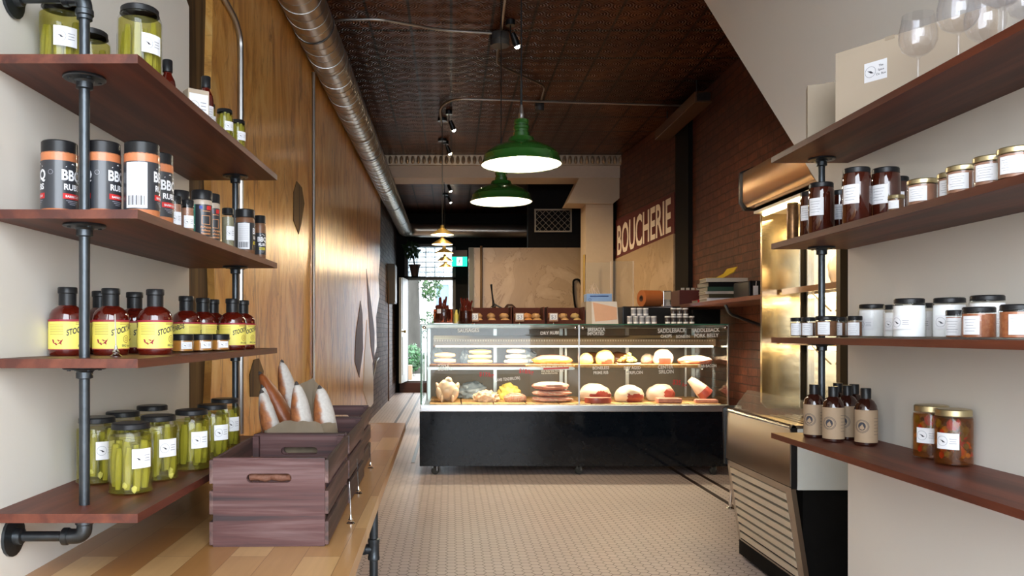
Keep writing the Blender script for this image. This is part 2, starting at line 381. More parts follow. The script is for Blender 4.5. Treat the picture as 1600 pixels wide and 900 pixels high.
def tin_mat():
    """pressed tin: seams every 0.3 m and a rosette pattern in each square"""
    m, nt, b = newmat('pressed_tin_ceiling')
    v = coords(nt, (1 / .305, 1 / .61, 1)); fr = nt.nodes.new('ShaderNodeVectorMath'); fr.operation = 'FRACTION'; nt.links.new(v, fr.inputs[0])
    sp = nt.nodes.new('ShaderNodeSeparateXYZ'); nt.links.new(fr.outputs[0], sp.inputs[0])
    def tri(x): return math_(nt, 'ABSOLUTE', math_(nt, 'SUBTRACT', x, .5))
    e = math_(nt, 'MAXIMUM', tri(sp.outputs[0]), tri(sp.outputs[1])); seam = math_(nt, 'GREATER_THAN', e, .468)
    w = nt.nodes.new('ShaderNodeTexVoronoi'); w.feature = 'DISTANCE_TO_EDGE'; w.inputs['Scale'].default_value = 1; w.inputs['Randomness'].default_value = .18
    nt.links.new(coords(nt, (1 / .076, 1 / .076, 1)), w.inputs['Vector'])
    w2 = nt.nodes.new('ShaderNodeTexWave'); w2.wave_type = 'RINGS'; w2.rings_direction = 'Z'; w2.inputs['Scale'].default_value = 2.2
    f2 = nt.nodes.new('ShaderNodeVectorMath'); f2.operation = 'WRAP'; f2.inputs[1].default_value = (.5, .5, .5); f2.inputs[2].default_value = (-.5, -.5, -.5)
    nt.links.new(coords(nt, (1 / .1525, 1 / .1525, 1)), f2.inputs[0]); nt.links.new(f2.outputs[0], w2.inputs['Vector'])
    h = math_(nt, 'ADD', math_(nt, 'MULTIPLY', w.outputs[0], 1.2), math_(nt, 'MULTIPLY', w2.outputs[1], .5)); h = math_(nt, 'SUBTRACT', h, math_(nt, 'MULTIPLY', seam, 1.6))
    n = noi(nt, coords(nt), 1.1, 6, .65); n2 = noi(nt, coords(nt), 14, 5, .7)
    c = ramp(nt, n, [(.40, (.045, .010, .004)), (.5, (.10, .027, .010)), (.62, (.20, .072, .025))])
    c = mixc(nt, math_(nt, 'MULTIPLY', n2, .8), c, (.045, .013, .007))
    nt.links.new(mixc(nt, seam, c, (.010, .005, .004)), b.inputs['Base Color']); b.inputs['Metallic'].default_value = .8; b.inputs['Roughness'].default_value = .38
    bump(nt, b, h, .9, .011); return m
def ply_mat():
    m, nt, b = newmat('varnished_plywood')
    n1 = noi(nt, coords(nt, (1, 1.8, .7)), 2.2, 8, .68, 2.2); n2 = noi(nt, coords(nt, (1, 1, 1)), .55, 4, .5)
    n3 = noi(nt, coords(nt, (1, 60, 3)), 1, 3); n4 = noi(nt, coords(nt, (1, 4.5, 1.4)), 1.6, 6, .7, 1.2)
    c = ramp(nt, n1, [(.36, (.50, .21, .04)), (.50, (.80, .41, .095)), (.64, (.90, .58, .20))])
    c = mixc(nt, ramp(nt, n2, [(.45, (0, 0, 0)), (.75, (.5, .5, .5))]), c, (.40, .20, .05))
    c = mixc(nt, ramp(nt, n4, [(.57, (0, 0, 0)), (.66, (.75, .75, .75))]), c, (.22, .075, .016))
    c = mixc(nt, math_(nt, 'MULTIPLY', n3, .12), c, (.24, .10, .02))
    ll = nt.nodes.new('ShaderNodeTexVoronoi'); ll.inputs['Scale'].default_value = 3.2; nt.links.new(coords(nt, (1, 1, .35)), ll.inputs['Vector'])
    kn = ramp(nt, ll.outputs['Distance'], [(.035, (1, 1, 1)), (.06, (0, 0, 0))])
    c = mixc(nt, kn, c, (.05, .02, .006))
    nt.links.new(c, b.inputs['Base Color']); b.inputs['Roughness'].default_value = .34; b.inputs['Coat Weight'].default_value = .2; b.inputs['Coat Roughness'].default_value = .2
    bump(nt, b, math_(nt, 'ADD', noi(nt, coords(nt, (1, 1, .5)), 4, 3), math_(nt, 'MULTIPLY', n3, .12)), .35, .012); return m
def butcher_mat():
    m, nt, b = newmat('butcher_block_maple'); v = coords(nt, (1, 1, 1), (0, 0, R(90)))
    br = nt.nodes.new('ShaderNodeTexBrick'); br.inputs['Scale'].default_value = 1; br.inputs['Brick Width'].default_value = .42; br.inputs['Row Height'].default_value = .085
    br.inputs['Mortar Size'].default_value = .0008; br.inputs['Mortar Smooth'].default_value = .2; br.offset_frequency = 2; br.offset = .37
    br.inputs['Color1'].default_value = (.40, .17, .045, 1); br.inputs['Color2'].default_value = (.72, .44, .19, 1); br.inputs['Mortar'].default_value = (.22, .10, .03, 1)
    nt.links.new(v, br.inputs[0]); n = noi(nt, coords(nt, (60, 4, 60)), 1, 4)
    nt.links.new(mixc(nt, math_(nt, 'MULTIPLY', n, .4), br.outputs[0], (.26, .12, .035)), b.inputs['Base Color']); b.inputs['Roughness'].default_value = .3; b.inputs['Coat Weight'].default_value = .3; b.inputs['Coat Roughness'].default_value = .2
    return m
marble = marble_mat(); tin = tin_mat(); ply = ply_mat(); butcher = butcher_mat()
brick_r = brick_mat('dark_red_brick', (.095, .020, .010), (.155, .044, .020), (.045, .018, .011), rough=.5)
brick_l = brick_mat('grey_red_brick', (.12, .055, .038), (.24, .17, .14), (.04, .03, .025))
Y0, Y1 = -.6, 15.55; XL, XR = -1.06, 2.42
struct(MB().box(XL - .1, XR + .1, Y0, Y1, -.12, 0).build('floor', floor_mat()))
struct(MB().box(XL - .1, XR + .1, Y0, Y1, ZC, ZC + .1).build('ceiling', tin))
struct(MB().box(XL - .12, XL, Y0, Y1, 0, ZC).build('wall_left', brick_l))
struct(MB().box(XR, XR + .12, Y0, Y1, 0, ZC).build('wall_right', brick_r))
# back wall with the door opening (threshold 0.2 m up) and the transom above it
DX0, DX1 = PX(637, 15.3), PX(707, 15.3); SILL = .215; DT = PZ(437, 15.3); TB = PZ(432, 15.3); TT = PZ(385, 15.3)
b = MB(); b.box(XL, DX0, 15.4, 15.55, 0, ZC); b.box(DX1, XR, 15.4, 15.55, 0, ZC); b.box(DX0, DX1, 15.4, 15.55, 0, SILL - .03); b.box(DX0, DX1, 15.4, 15.55, DT, TB); b.box(DX0, DX1, 15.4, 15.55, TT, ZC)
struct(b.build('wall_back', dark_paint))
b = MB(); b.box(XL, XR, Y0 - .12, Y0, 0, .45); b.box(XL, XR, Y0 - .12, Y0, 3.05, ZC)
struct(b.build('wall_front', old_wood))
struct(MB().box(DX0 - .15, DX1 + .1, 15.25, 15.5, 0, SILL - .03).build('door_step', door_wood))
# white painted walls that frame the shop window: left one and, right, the wall under the sloping stair
struct(MB().prism([(Y0, 0), (2.75, 0), (2.75, PZ(11, 2.75)), (2.70, PZ(0, 2.75)), (2.35, ZC), (Y0, ZC)], XL + .001, -.905, 'x').build('wall_left_white', white_wall))
WR = 1.32
struct(MB().prism([(Y0, 0), (2.65, 0), (2.65, 1.468), (4.16, 2.872), (4.16 + (ZC - 2.872) * 1.077, ZC), (Y0, ZC)], WR, XR - .001, 'x').build('wall_right_white', white_wall))
# plywood cladding on the left wall, ragged far edge, over the brick
pw = [(3.35, 0), (3.30, .8), (3.37, 1.3), (3.30, 1.9), (3.34, 2.5), (3.33, ZC), (11.3, ZC), (11.2, 2.2), (10.95, 1.9), (11.1, 1.65), (10.6, 1.35), (10.7, .95), (10.1, .75), (10.25, .5), (9.7, .3), (9.6, 0)]
PWX = -1.0
struct(MB().prism(pw, XL + .002, PWX, 'x').build('plywood_wall_cladding', ply))
struct(MB().box(XL + .001, XL + .03, 2.76, 3.6, 0, ZC).build('old_plank_strip', old_wood))
def patch(name, label, pts, m):
    o = MB().prism(pts, PWX + .0004, PWX + .004, 'x').build(name, m); return tag(o, label, 'wood patch')
def WY(px, x=PWX): return x * F / (px - VX)
def wp(px, py): y = WY(px); return (y, PZ(py, y))
patch('wood_patch', 'tall dark diamond shaped patch let into the middle of the plywood wall', [wp(458, 300), wp(463, 283), wp(471, 293), wp(475, 318), wp(470, 350), wp(466, 366), wp(458, 345)], old_wood)
patch('wood_patch', 'brown pointed patch in the plywood wall directly behind the baguettes', [wp(389, 585), wp(396, 562), wp(404, 560), wp(411, 580), wp(407, 620), wp(390, 620)], old_wood)
patch('wood_patch', 'long torn dark strip low on the far end of the plywood wall', [wp(563, 470), wp(566, 490), wp(567, 545), wp(561, 590), wp(554, 565), wp(556, 520)], door_wood)
patch('wood_patch', 'narrow torn streak beside the pale bare wood near the far plywood edge', [wp(572, 420), wp(579, 470), wp(585, 520), wp(584, 570), wp(579, 540), wp(575, 480)], door_wood)
bare = plain('bare_pale_wood', (.50, .36, .22), .35, var=(8, (.60, .46, .30)), stretch=(1, 3, .4))
patch('wood_patch', 'pale bare strip where veneer is torn away at the far plywood edge', [wp(569, 560), wp(573, 500), wp(578, 545), wp(583, 590), wp(583, 630), wp(576, 640), wp(567, 610)], bare)
# floor border strips of black tile
blk_tile = plain('black_floor_tile', (.03, .016, .012), .35)
for i, (x, ya, yb) in enumerate(((-.71, 2.0, 15.2), (-.56, 2.0, 15.2), (1.84, 2.4, 15.2), (1.99, 2.4, 15.2), (-.335, 6.95, 15.2))):
    struct(MB().box(x - .016, x + .016, ya, yb, .0005, .003).build('trim_%d' % (i + 1), blk_tile))
# beam, cornice, pillar, marble partition
BY = 10.4
struct(MB().box(XL, PX(977, BY), BY, BY + .45, PZ(278, BY), ZC - .12, bev=.01).build('ceiling_beam', plain('beam_paint', (.50, .42, .35), .6)))
b = MB(); b.box(XL, PX(977, BY), BY - .05, BY + .05, ZC - .13, ZC)
for i in range(46):
    x = XL + .05 + i * .073
    b.lathe([(0, -.055), (.018, -.04), (.026, -.01), (.02, .03), (.008, .05), (0, .052)], 8, (x, BY - .055, ZC - .065))
struct(b.build('cornice_moulding', pm('tarnished_gilt', (.42, .30, .18), .35, .7, var=(40, (.5, .42, .34)), bmp=(70, .5))))
pil = plain('pillar_plaster', (.52, .41, .30), .6)
b = MB(); b.box(PX(915, BY + .1), PX(958, BY + .1), BY + .1, BY + .5, 0, PZ(312, BY)); b.prism([(PX(886, BY), PZ(317, BY)), (PX(905, BY), PZ(278, BY)), (PX(977, BY), PZ(278, BY)), (PX(977, BY), PZ(302, BY)), (PX(958, BY), PZ(318, BY))], BY + .02, BY + .45, 'y')
struct(b.build('pillar', pil))
MX0, MX1 = PX(740, 11.5), PX(918, 11.5); MT = PZ(387, 11.5)
struct(MB().box(MX0, MX1 + .2, 11.5, 11.62, 0, MT).build('marble_partition', marble))
struct(MB().box(MX0 - .07, MX0, 11.46, 11.62, 0, MT).build('partition_edge_post', plain('dull_grey_post', (.10, .10, .09), .5)))
struct(MB().box(MX0, MX0 + .1, 11.63, 15.4, 0, MT).build('partition_side', dark_paint))
struct(MB().box(PX(824, 11.6), XR, 11.5, 11.66, MT, ZC - .001).build('bulkhead', dark_paint))
# sign wall: marble below, painted band above, on a slightly skewed panel
A = Vector((2.19, 10.55, 0)); Bv = Vector((2.38, 8.46, 0)); nrm = Vector((-1, -.09, 0)).normalized()
def SG(u, z, w=0): p = A.lerp(Bv, u) + nrm * w; return (p.x, p.y, z)
def slab(name, zt, zb, m, w0, w1, u0=0, u1=1):
    b = MB(); P = [SG(u0, zb(u0), w0), SG(u1, zb(u1), w0), SG(u1, zt(u1), w0), SG(u0, zt(u0), w0)]; Q = [SG(u0, zb(u0), w1), SG(u1, zb(u1), w1), SG(u1, zt(u1), w1), SG(u0, zt(u0), w1)]
    v = [b._v(p) for p in P + Q]
    for q in ((0, 1, 2, 3), (4, 7, 6, 5), (0, 4, 5, 1), (1, 5, 6, 2), (2, 6, 7, 3), (3, 7, 4, 0)): b.face([v[i] for i in q])
    return b.build(name, m)
struct(slab('sign_wall', lambda u: ZC - .001, lambda u: 0, brick_r, -.02, .0))
struct(slab('wall_marble_cladding', lambda u: PZ(405 - 40 * u, 10.55 - 2.09 * u), lambda u: 0, marble, 0, .02))
sign = slab('boucherie_sign', lambda u: CH + 1.50, lambda u: PZ(404, 10.55) * (1 - u) + PZ(365, 8.46) * u, plain('oxblood_sign_paint', (.10, .014, .014), .6, bmp=(30, .3)), .001, .012)
tag(sign, 'oxblood painted wall sign reading BOUCHERIE in tall cream capitals', 'sign')
b = MB(); tv, tf = textgeo('BOUCHERIE', .022, 0); xs = [v[0] for v in tv]; x0, x1 = min(xs), max(xs); ymx = max(v[1] for v in tv)
zt = (PZ(354, 10.5), PZ(306, 8.5)); zb = (PZ(400, 10.5), PZ(361, 8.5))
vs = []
for v in tv:
    u = .04 + .92 * (v[0] - x0) / (x1 - x0); k = max(0, v[1]) / ymx
    vs.append(b._v(SG(u, (zb[0] * (1 - u) + zb[1] * u) * (1 - k) + (zt[0] * (1 - u) + zt[1] * u) * k, .016)))
for f in tf: b.face([vs[i] for i in f])
b.build('lettering', plain('cream_sign_paint', (.72, .62, .52), .6), sign, flipfix=False)
struct(MB().box(2.375, XR, 7.98, 8.44, 0, ZC - .001).build('dark_pilaster', dark_paint))
# ---------------- back door, transom of glass blocks, outside
t = thing('open_door', 'cream back door leaf standing open into the shop', 'door', (DX0 - .02, 15.38, SILL))
LA = math.atan2(-.85, -.085)
t.rotation_euler = (0, 0, LA)
DL = MB().box(0, .80, -.022, .022, 0, DT - SILL - .01, bev=.004).build('door_leaf', cream_door, t)
b = MB(); b.box(.1, .7, -.03, .03, .15, .85); b.box(.1, .7, -.03, .03, 1.0, 1.95); b.build('door_panel', plain('cream_panel_paint', (.46, .46, .42), .5), DL)
b = MB(); b.lathe([(0, 0), (.012, 0), (.012, .04), (.028, .05), (.03, .065), (.02, .08), (0, .082)], 14, (.74, .022, .95), ax=(0, 1, 0)); b.build('door_knob', gold_m, DL)
b = MB(); b.box(DX0 - .06, DX0, 15.33, 15.42, SILL - .03, TT + .05); b.box(DX1, DX1 + .06, 15.33, 15.42, SILL - .03, TT + .05); b.box(DX0 - .06, DX1 + .06, 15.33, 15.42, DT, DT + .05); b.box(DX0 - .06, DX1 + .06, 15.33, 15.42, TT, TT + .05); b.box(DX0, DX1, 15.33, 15.5, SILL - .03, SILL)
struct(b.build('door_1', plain('dark_door_frame', (.05, .04, .035), .5)))
gb = newmat('glass_block'); m_, nt_, b_ = gb
tr = nt_.nodes.new('ShaderNodeBsdfTransparent'); tr.inputs[0].default_value = (.85, .9, .92, 1); tl = nt_.nodes.new('ShaderNodeBsdfTranslucent'); tl.inputs[0].default_value = (.8, .85, .88, 1)
mxs = nt_.nodes.new('ShaderNodeMixShader'); nn = ramp(nt_, noi(nt_, coords(nt_, (1, 1, 1)), 22, 3, .5, 2), [(.45, (.25, .25, .25)), (.6, (1, 1, 1))])
nt_.links.new(nn, mxs.inputs[0]); nt_.links.new(tr.outputs[0], mxs.inputs[1]); nt_.links.new(tl.outputs[0], mxs.inputs[2]); nt_.links.new(mxs.outputs[0], nt_.nodes['Material Output'].inputs[0])
b = MB(); g = MB(); nx, nz = 5, 6; dx = (DX1 - DX0) / nx; dz = (TT - TB) / nz
for i in range(nx):
    for k in range(nz): b.box(DX0 + i * dx + .006, DX0 + (i + 1) * dx - .006, 15.42, 15.5, TB + k * dz + .006, TB + (k + 1) * dz - .006, bev=.008)
for i in range(nx + 1): g.box(DX0 + i * dx - .006, DX0 + i * dx + .006, 15.43, 15.49, TB, TT)
for k in range(nz + 1): g.box(DX0, DX1, 15.431, 15.489, TB + k * dz - .006, TB + k * dz + .006)
w = struct(b.build('window_1', m_)); struct(g.build('window_mortar', plain('white_mortar', (.5, .52, .55), .7), w))
gnd = plain('yard_ground', (.24, .23, .20), .9, var=(3, (.16, .15, .12)))
struct(MB().box(-8, 8, 15.56, 40, .05, .18).build('ground_yard', gnd))
struct(MB().box(-12, 12, -18, -.73, -.2, -.05).build('ground_street', plain('street_concrete', (.12, .12, .12), .9)))
bark = plain('pale_grey_bark', (.022, .020, .016), .9, var=(7, (.055, .05, .04)), bmp=(12, .8), stretch=(1, 1, .4))
leafm = plain('bright_green_leaf', (.012, .04, .007), .5, var=(5, (.035, .09, .018)))
def leaves(b, c, rad, n, size, seed=1):
    rnd = random.Random(seed)
    for i in range(n):
        while True:
            p = Vector([rnd.uniform(-1, 1) for _ in range(3)])
            if p.length < 1: break
        p = Vector(c) + Vector((p.x * rad[0], p.y * rad[1], p.z * rad[2])); a = Vector([rnd.uniform(-1, 1) for _ in range(3)]).normalized(); q = a.orthogonal().normalized(); n_ = a.cross(q)
        s = size * rnd.uniform(.6, 1.3); b.poly([p - a * s, p + q * s * .4 + n_ * s * .1, p + a * s, p - q * s * .4 + n_ * s * .1])
TY = 19.0
t = thing('garden_tree', 'grey barked tree outside the open back door with green leaves', 'tree', (PX(646, TY), TY, .18))
b = MB(); b.tube([(0, 0, -.02), (.01, 0, .6), (-.02, .02, 1.6), (-.05, 0, 2.6), (0, 0, 3.8), (.1, 0, 5)], [.24, .185, .17, .175, .16, .12], 14); b.tube([(-.05, 0, 2.3), (.3, .1, 2.9), (.9, .2, 3.3)], [.09, .07, .04], 8); b.build('trunk', bark, t)
b = MB(); leaves(b, (.40, .1, 2.2), (.30, .3, .5), 420, .07, 3); leaves(b, (.38, .6, 1.1), (.3, .3, .4), 200, .06, 4); leaves(b, (.2, .2, 3.8), (1.4, 1, 1), 300, .08, 5); stuff(b.build('foliage', leafm, t, flipfix=False))
t = thing('garden_shrub', 'low leafy green shrub on the ground beside the tree outside', 'shrub', (PX(645, 17.6), 17.6, .18))
b = MB(); leaves(b, (0, 0, .42), (.26, .2, .3), 420, .055, 8); stuff(b.build('foliage', plain('mint_green_leaf', (.02, .085, .022), .5, var=(6, (.05, .14, .045))), t, flipfix=False)); b = MB()
for i in range(5): b.tube([(.02 * i - .04, 0, 0), (.05 * i - .1, .02 * i, .4)], .006, 5)
b.build('stem', bark, t)
t = thing('neighbouring_house', 'pale house wall with a white framed window seen through the back door', 'building', (PX(692, 24), 24, .18))
b = MB(); b.box(-.35, 2.6, 0, 2, 0, 2.65); b.build('wall', plain('pale_siding', (.6, .64, .68), .7), t)
b = MB(); b.prism([(-.28, 1.3), (.26, 1.3), (.26, 2.5), (-.28, 2.5)], -.06, 0, 'y', holes=[[(-.2, 1.38), (.18, 1.38), (.18, 2.42), (-.2, 2.42)]]); b.build('window_frame', plain('white_window_frame', (.8, .82, .85), .5), t)
MB().box(-.2, .18, -.02, -.005, 1.38, 2.42).build('pane', plain('sky_blue_pane', (.14, .2, .27), .1), t)
o = MB().box(PX(637, 16.4), PX(644, 16.4), 16.3, 16.5, .18, .18 + .30, bev=.01).build('paving_block', plain('tan_block', (.36, .24, .15), .8)); tag(o, 'small tan block on the ground just outside the back door', 'block')
t = thing('potted_plant', 'dark potted plant on the ledge in front of the glass blocks', 'plant', (PX(648, 15.2), 15.2, DT + .055))
b = MB(); b.lathe([(0, 0), (.065, 0), (.10, .2), (.115, .2), (.115, .225), (.09, .225), (.085, .2), (0, .2)], 14); b.build('pot', plain('dark_terracotta', (.05, .02, .015), .7), t)
b = MB(); b.tube([(0, 0, .2), (-.02, 0, .32), (-.06, 0, .42)], .018, 6); b.build('stem', bark, t)
b = MB(); leaves(b, (-.05, 0, .50), (.15, .12, .17), 60, .09, 9); b.build('foliage', plain('dark_green_leaf', (.02, .05, .015), .5), t, flipfix=False)
MB().box(DX0 - .1, DX0 + .35, 15.12, 15.33, DT + .02, DT + .05).build('ledge', black_mt)['kind'] = 'structure'
# exit sign
EXY = 14.9
t = thing('exit_sign', 'lit green exit sign with white running figure beside the back door', 'sign', (PX(718, EXY), EXY, PZ(416, EXY)))
ew = (730 - 706) * EXY / F; eh = 15 * EXY / F
MB().box(-ew / 2, ew / 2, 0, .06, 0, eh, bev=.004).build('sign_box', pm('lit_green_sign', (0, .3, .2), .5, emit=(.0, .55, .38), es=.9), t)
MB().box(-.052, .052, -.004, .0, .012, eh - .012).build('white_panel', pm('lit_white_sign', (.8, .8, .8), .5, emit=(.8, .95, 1), es=.8), t)
b = MB(); H = eh
b.lathe([(0, -.003), (.010, -.003), (.010, 0), (0, 0)], 10, (.012, -.006, H * .78), ax=(0, 1, 0))
for p, q, r in (((.005, .70), (-.008, .45), .009), ((-.008, .45), (.018, .34), .007), ((.018, .34), (.010, .16), .006), ((-.008, .45), (-.018, .28), .007), ((-.018, .28), (-.036, .26), .006), ((.004, .66), (.026, .52), .005), ((.004, .66), (-.024, .56), .005)):
    b.tube([(p[0], -.006, p[1] * H), (q[0], -.006, q[1] * H)], r * .8, 6)
b.build('running_figure', plain('sign_green', (.0, .2, .12), .5), t)
MB().box(-ew / 2, ew / 2, 0, .05, eh, eh + .12).build('mounting_box', plain('brown_mount', (.05, .035, .03), .5), t)
# electrical box, pipes on the left brick wall
t = thing('electrical_panel', 'narrow grey electrical panel on the dark left wall near the door', 'electrical box', (XL, 13.2, PZ(474, 13.2)))
MB().box(0, .12, 0, .45, 0, .66, bev=.008).build('cabinet', plain('grey_panel_paint', (.10, .08, .06), .5), t); MB().box(.121, .13, .02, .43, .02, .64).build('door', plain('panel_door_paint', (.14, .11, .08), .45), t)
o = MB().tube([(XL + .03, WY(607, XL + .03), .02), (XL + .03, WY(607, XL + .03), 2.0)], .012).build('wall_pipe', plain('brown_pipe', (.12, .06, .03), .5)); tag(o, 'thin vertical brown pipe on the brick beyond the plywood', 'pipe')
yy = 11.0
o = MB().tube(bend([(XL + .03, 9.3, .32), (XL + .03, 9.9, .36), (XL + .03, 10.7, .62), (XL + .03, 10.95, .75), (XL + .03, 11.3, .78)], .1), .012).build('wall_conduit', zinc); tag(o, 'pale bent conduit running low on the brick past the plywood', 'conduit')
# fan grille on the bulkhead
gy = 11.48; gx0, gx1, gz0, gz1 = PX(835, gy), PX(893, gy), PZ(363, gy), PZ(327, gy)
t = thing('air_grille', 'framed diamond mesh air grille high on the dark bulkhead', 'grille', (gx0, gy, gz0)); gw, gh = gx1 - gx0, gz1 - gz0
gm = plain('grille_wire', (.30, .26, .20), .5, metal=.3)
MB().prism([(0, 0), (gw, 0), (gw, gh), (0, gh)], -.03, 0, 'y', holes=[[(.02, .02), (gw - .02, .02), (gw - .02, gh - .02), (.02, gh - .02)]]).build('frame', gm, t)
b = MB(); k = .09
for s_ in (1, -1):
    c = -gh
    while c < gw + gh:
        p = []
        for (x, z) in ((c, 0), (c + s_ * gh, gh)): p.append((x, z))
        x0_, x1_ = p[0][0], p[1][0]
        ta, tb = 0, 1
        for lim in (0, gw):
            if (x0_ - lim) * (x1_ - lim) < 0:
                tt = (lim - x0_) / (x1_ - x0_)
                if (x0_ < 0 and lim == 0) or (x0_ > gw and lim == gw): ta = max(ta, tt)
                else: tb = min(tb, tt)
        xm = x0_ + (x1_ - x0_) * (ta + tb) / 2
        if 0 < xm < gw and tb > ta: b.tube([(x0_ + (x1_ - x0_) * ta, -.012, gh * ta), (x0_ + (x1_ - x0_) * tb, -.012, gh * tb)], .0035, 5)
        c += k
b.build('mesh', gm, t)
# ---------------- spiral duct
t = thing('spiral_duct', 'long round galvanised spiral duct along the top of the left wall', 'duct', (0, 0, 0)); DXc, DZc, DR = -.868, CH + 1.95, .127
pts = bend([(DXc, 3.2, DZc), (DXc, 15.05, DZc), (PX(822, 15.1), 15.05, DZc - .02)], .25, 8)
MB().tube(pts, DR, 28).build('duct_pipe', duct_m, t)
b = MB(); h = []
L = 11.6; turns = int(L / .115)
for i in range(turns * 22):
    a = 2 * PI * i / 22; h.append((DXc + (DR + .001) * math.cos(a), 3.3 + L * i / (turns * 22), DZc + (DR + .001) * math.sin(a)))
b.tube(h, .0035, 4); b.build('spiral_seam', zinc, t)
for y in (4.1, 5.65, 7.6, 10.3, 13.4):
    b = MB(); b.lathe([(DR, 0), (DR + .006, .004), (DR + .006, .05), (DR, .054)], 28, (DXc, y, DZc), ax=(0, 1, 0)); b.build('coupling', zinc, t)
for y in (5.0, 8.4, 11.8):
    b = MB(); b.lathe([(DR + .002, 0), (DR + .005, 0), (DR + .005, .02), (DR + .002, .02)], 28, (DXc, y, DZc), ax=(0, 1, 0)); b.tube([(DXc, y + .01, DZc + DR), (DXc, y + .01, ZC)], .004, 5); b.build('hanger', iron, t)
# conduits
def conduit(name, pts, r, label, m=zinc, rad=.1): return tag(MB().tube(bend(pts, rad), r, 8).build(name, m), label, 'conduit')
x0 = PWX + .015
y_ = WY(490, x0)
conduit('wall_conduit', [(x0, y_, .2), (x0, y_, ZC - .45)], .012, 'straight vertical conduit on the middle of the plywood wall')
y_ = WY(376, x0)
conduit('wall_conduit', [(x0, y_, .66), (x0, y_, PZ(60, y_)), (x0, WY(368, x0), PZ(30, WY(368, x0))), (x0, WY(345, x0), PZ(-12, WY(345, x0))), (x0, WY(330, x0), PZ(-20, WY(330, x0)))], .014, 'conduit behind the left shelves that bends over near the ceiling', rad=.3)
conduit('ceiling_conduit', [CE(506, 38), CE(530, 31), CE(592, 30), CE(622, 35), CE(690, 47), CE(768, 52)], .011, 'wavy conduit crossing the tin ceiling from the duct to a black box')
conduit('ceiling_conduit', [CE(783, 46), CE(788, 10), CE(792, -40)], .011, 'short conduit running forward from the black ceiling box')
conduit('ceiling_conduit', [CE(779, 66), CE(776, 100), CE(852, 135), CE(846, 155)], .011, 'dim zigzag conduit linking the two ceiling boxes', m=plain('dull_conduit', (.16, .12, .09), .5, metal=.6))
cw = XR - .02
yw = WY(1077, cw)
pE = CE(1062, 162); 
conduit('ceiling_conduit', [CE(690, 196), CE(687, 168), CE(706, 154), CE(810, 157), CE(850, 159), CE(1040, 164), Vector((cw, yw, ZC - .03)), (cw, yw, PZ(445, yw))], .011, 'long conduit crossing the ceiling and dropping down the right brick wall', rad=.35)
def jbox(px, py, r, label):
    p = CE(px, py, 0); o = MB().lathe([(0, 0), (r * .96, 0), (r, -.01), (r, -.05), (r * 1.03, -.052), (r * 1.03, -.06), (r, -.062), (r * .95, -.10), (0, -.10)], 18).build('junction_box', plain('grey_box', (.05, .05, .052), .5), loc=p); return tag(o, label, 'junction box')
jbox(781, 52, .075, 'round dark junction box on the ceiling above the green lamps')
jbox(843, 158, .045, 'small round box on the long ceiling conduit')
def spotlight(px, py, y, label, power=70, d=(.35, .25, -.8)):
    p = Vector((PX(px, y), y, PZ(py, y))); t = thing('spotlight', label, 'spotlight', p, group=None); D = Vector(d).normalized()
    MB().lathe([(0, -.10), (.018, -.10), (.022, -.08), (.026, 0), (.023, -.002), (0, -.004)], 14, (0, 0, 0), ax=D).build('lamp_head', black_pl, t)
    b = MB(); b.blob((0, 0, 0), (.021, .021, .021), 1, 0, 1, 2); b.build('lamp_face', spot_m, t)
    b = MB(); b.tube(bend([tuple(-D * .09), (-.05, 0, .09), (-.05, 0, ZC - p.z)], .02), .006, 6); b.cyl((-.05, 0, ZC - p.z - .04), .035, .04, 12); b.build('bracket', iron, t)
    spot('spot_light', p + D * .025, D, power, (1, .78, .48), 110)
for px, py, y, l in ((808, 72, 5.9, 'ceiling spotlight nearest the front, beside the lamp cords'), (709, 203, 8.3, 'lit ceiling spotlight nearer the long conduit, left of the green lamp'), (703, 240, 9.6, 'lit ceiling spotlight just in front of the pale beam'),
                     (704, 298, 12.2, 'lit ceiling spotlight just behind the pale beam'), (704, 316, 13.4, 'lit ceiling spotlight farthest back')):
    spotlight(px, py, y, l)
# timber air outlet at the right of the ceiling
t = thing('air_outlet_box', 'long brown box hung under the ceiling against the right wall', 'duct box', (2.17, 7.1, ZC - .26))
MB().box(0, .16, 0, 1.4, 0, .10, bev=.01).build('box_body', plain('brown_box', (.08, .035, .015), .45), t)
b = MB(); b.box(.02, .14, -.012, 0, .015, .085); b.build('front_grille', iron, t)
b = MB(); [b.tube([(.08, y, .10), (.08, y, .26)], .006, 6) for y in (.2, 1.2)]; b.build('hanger', iron, t)
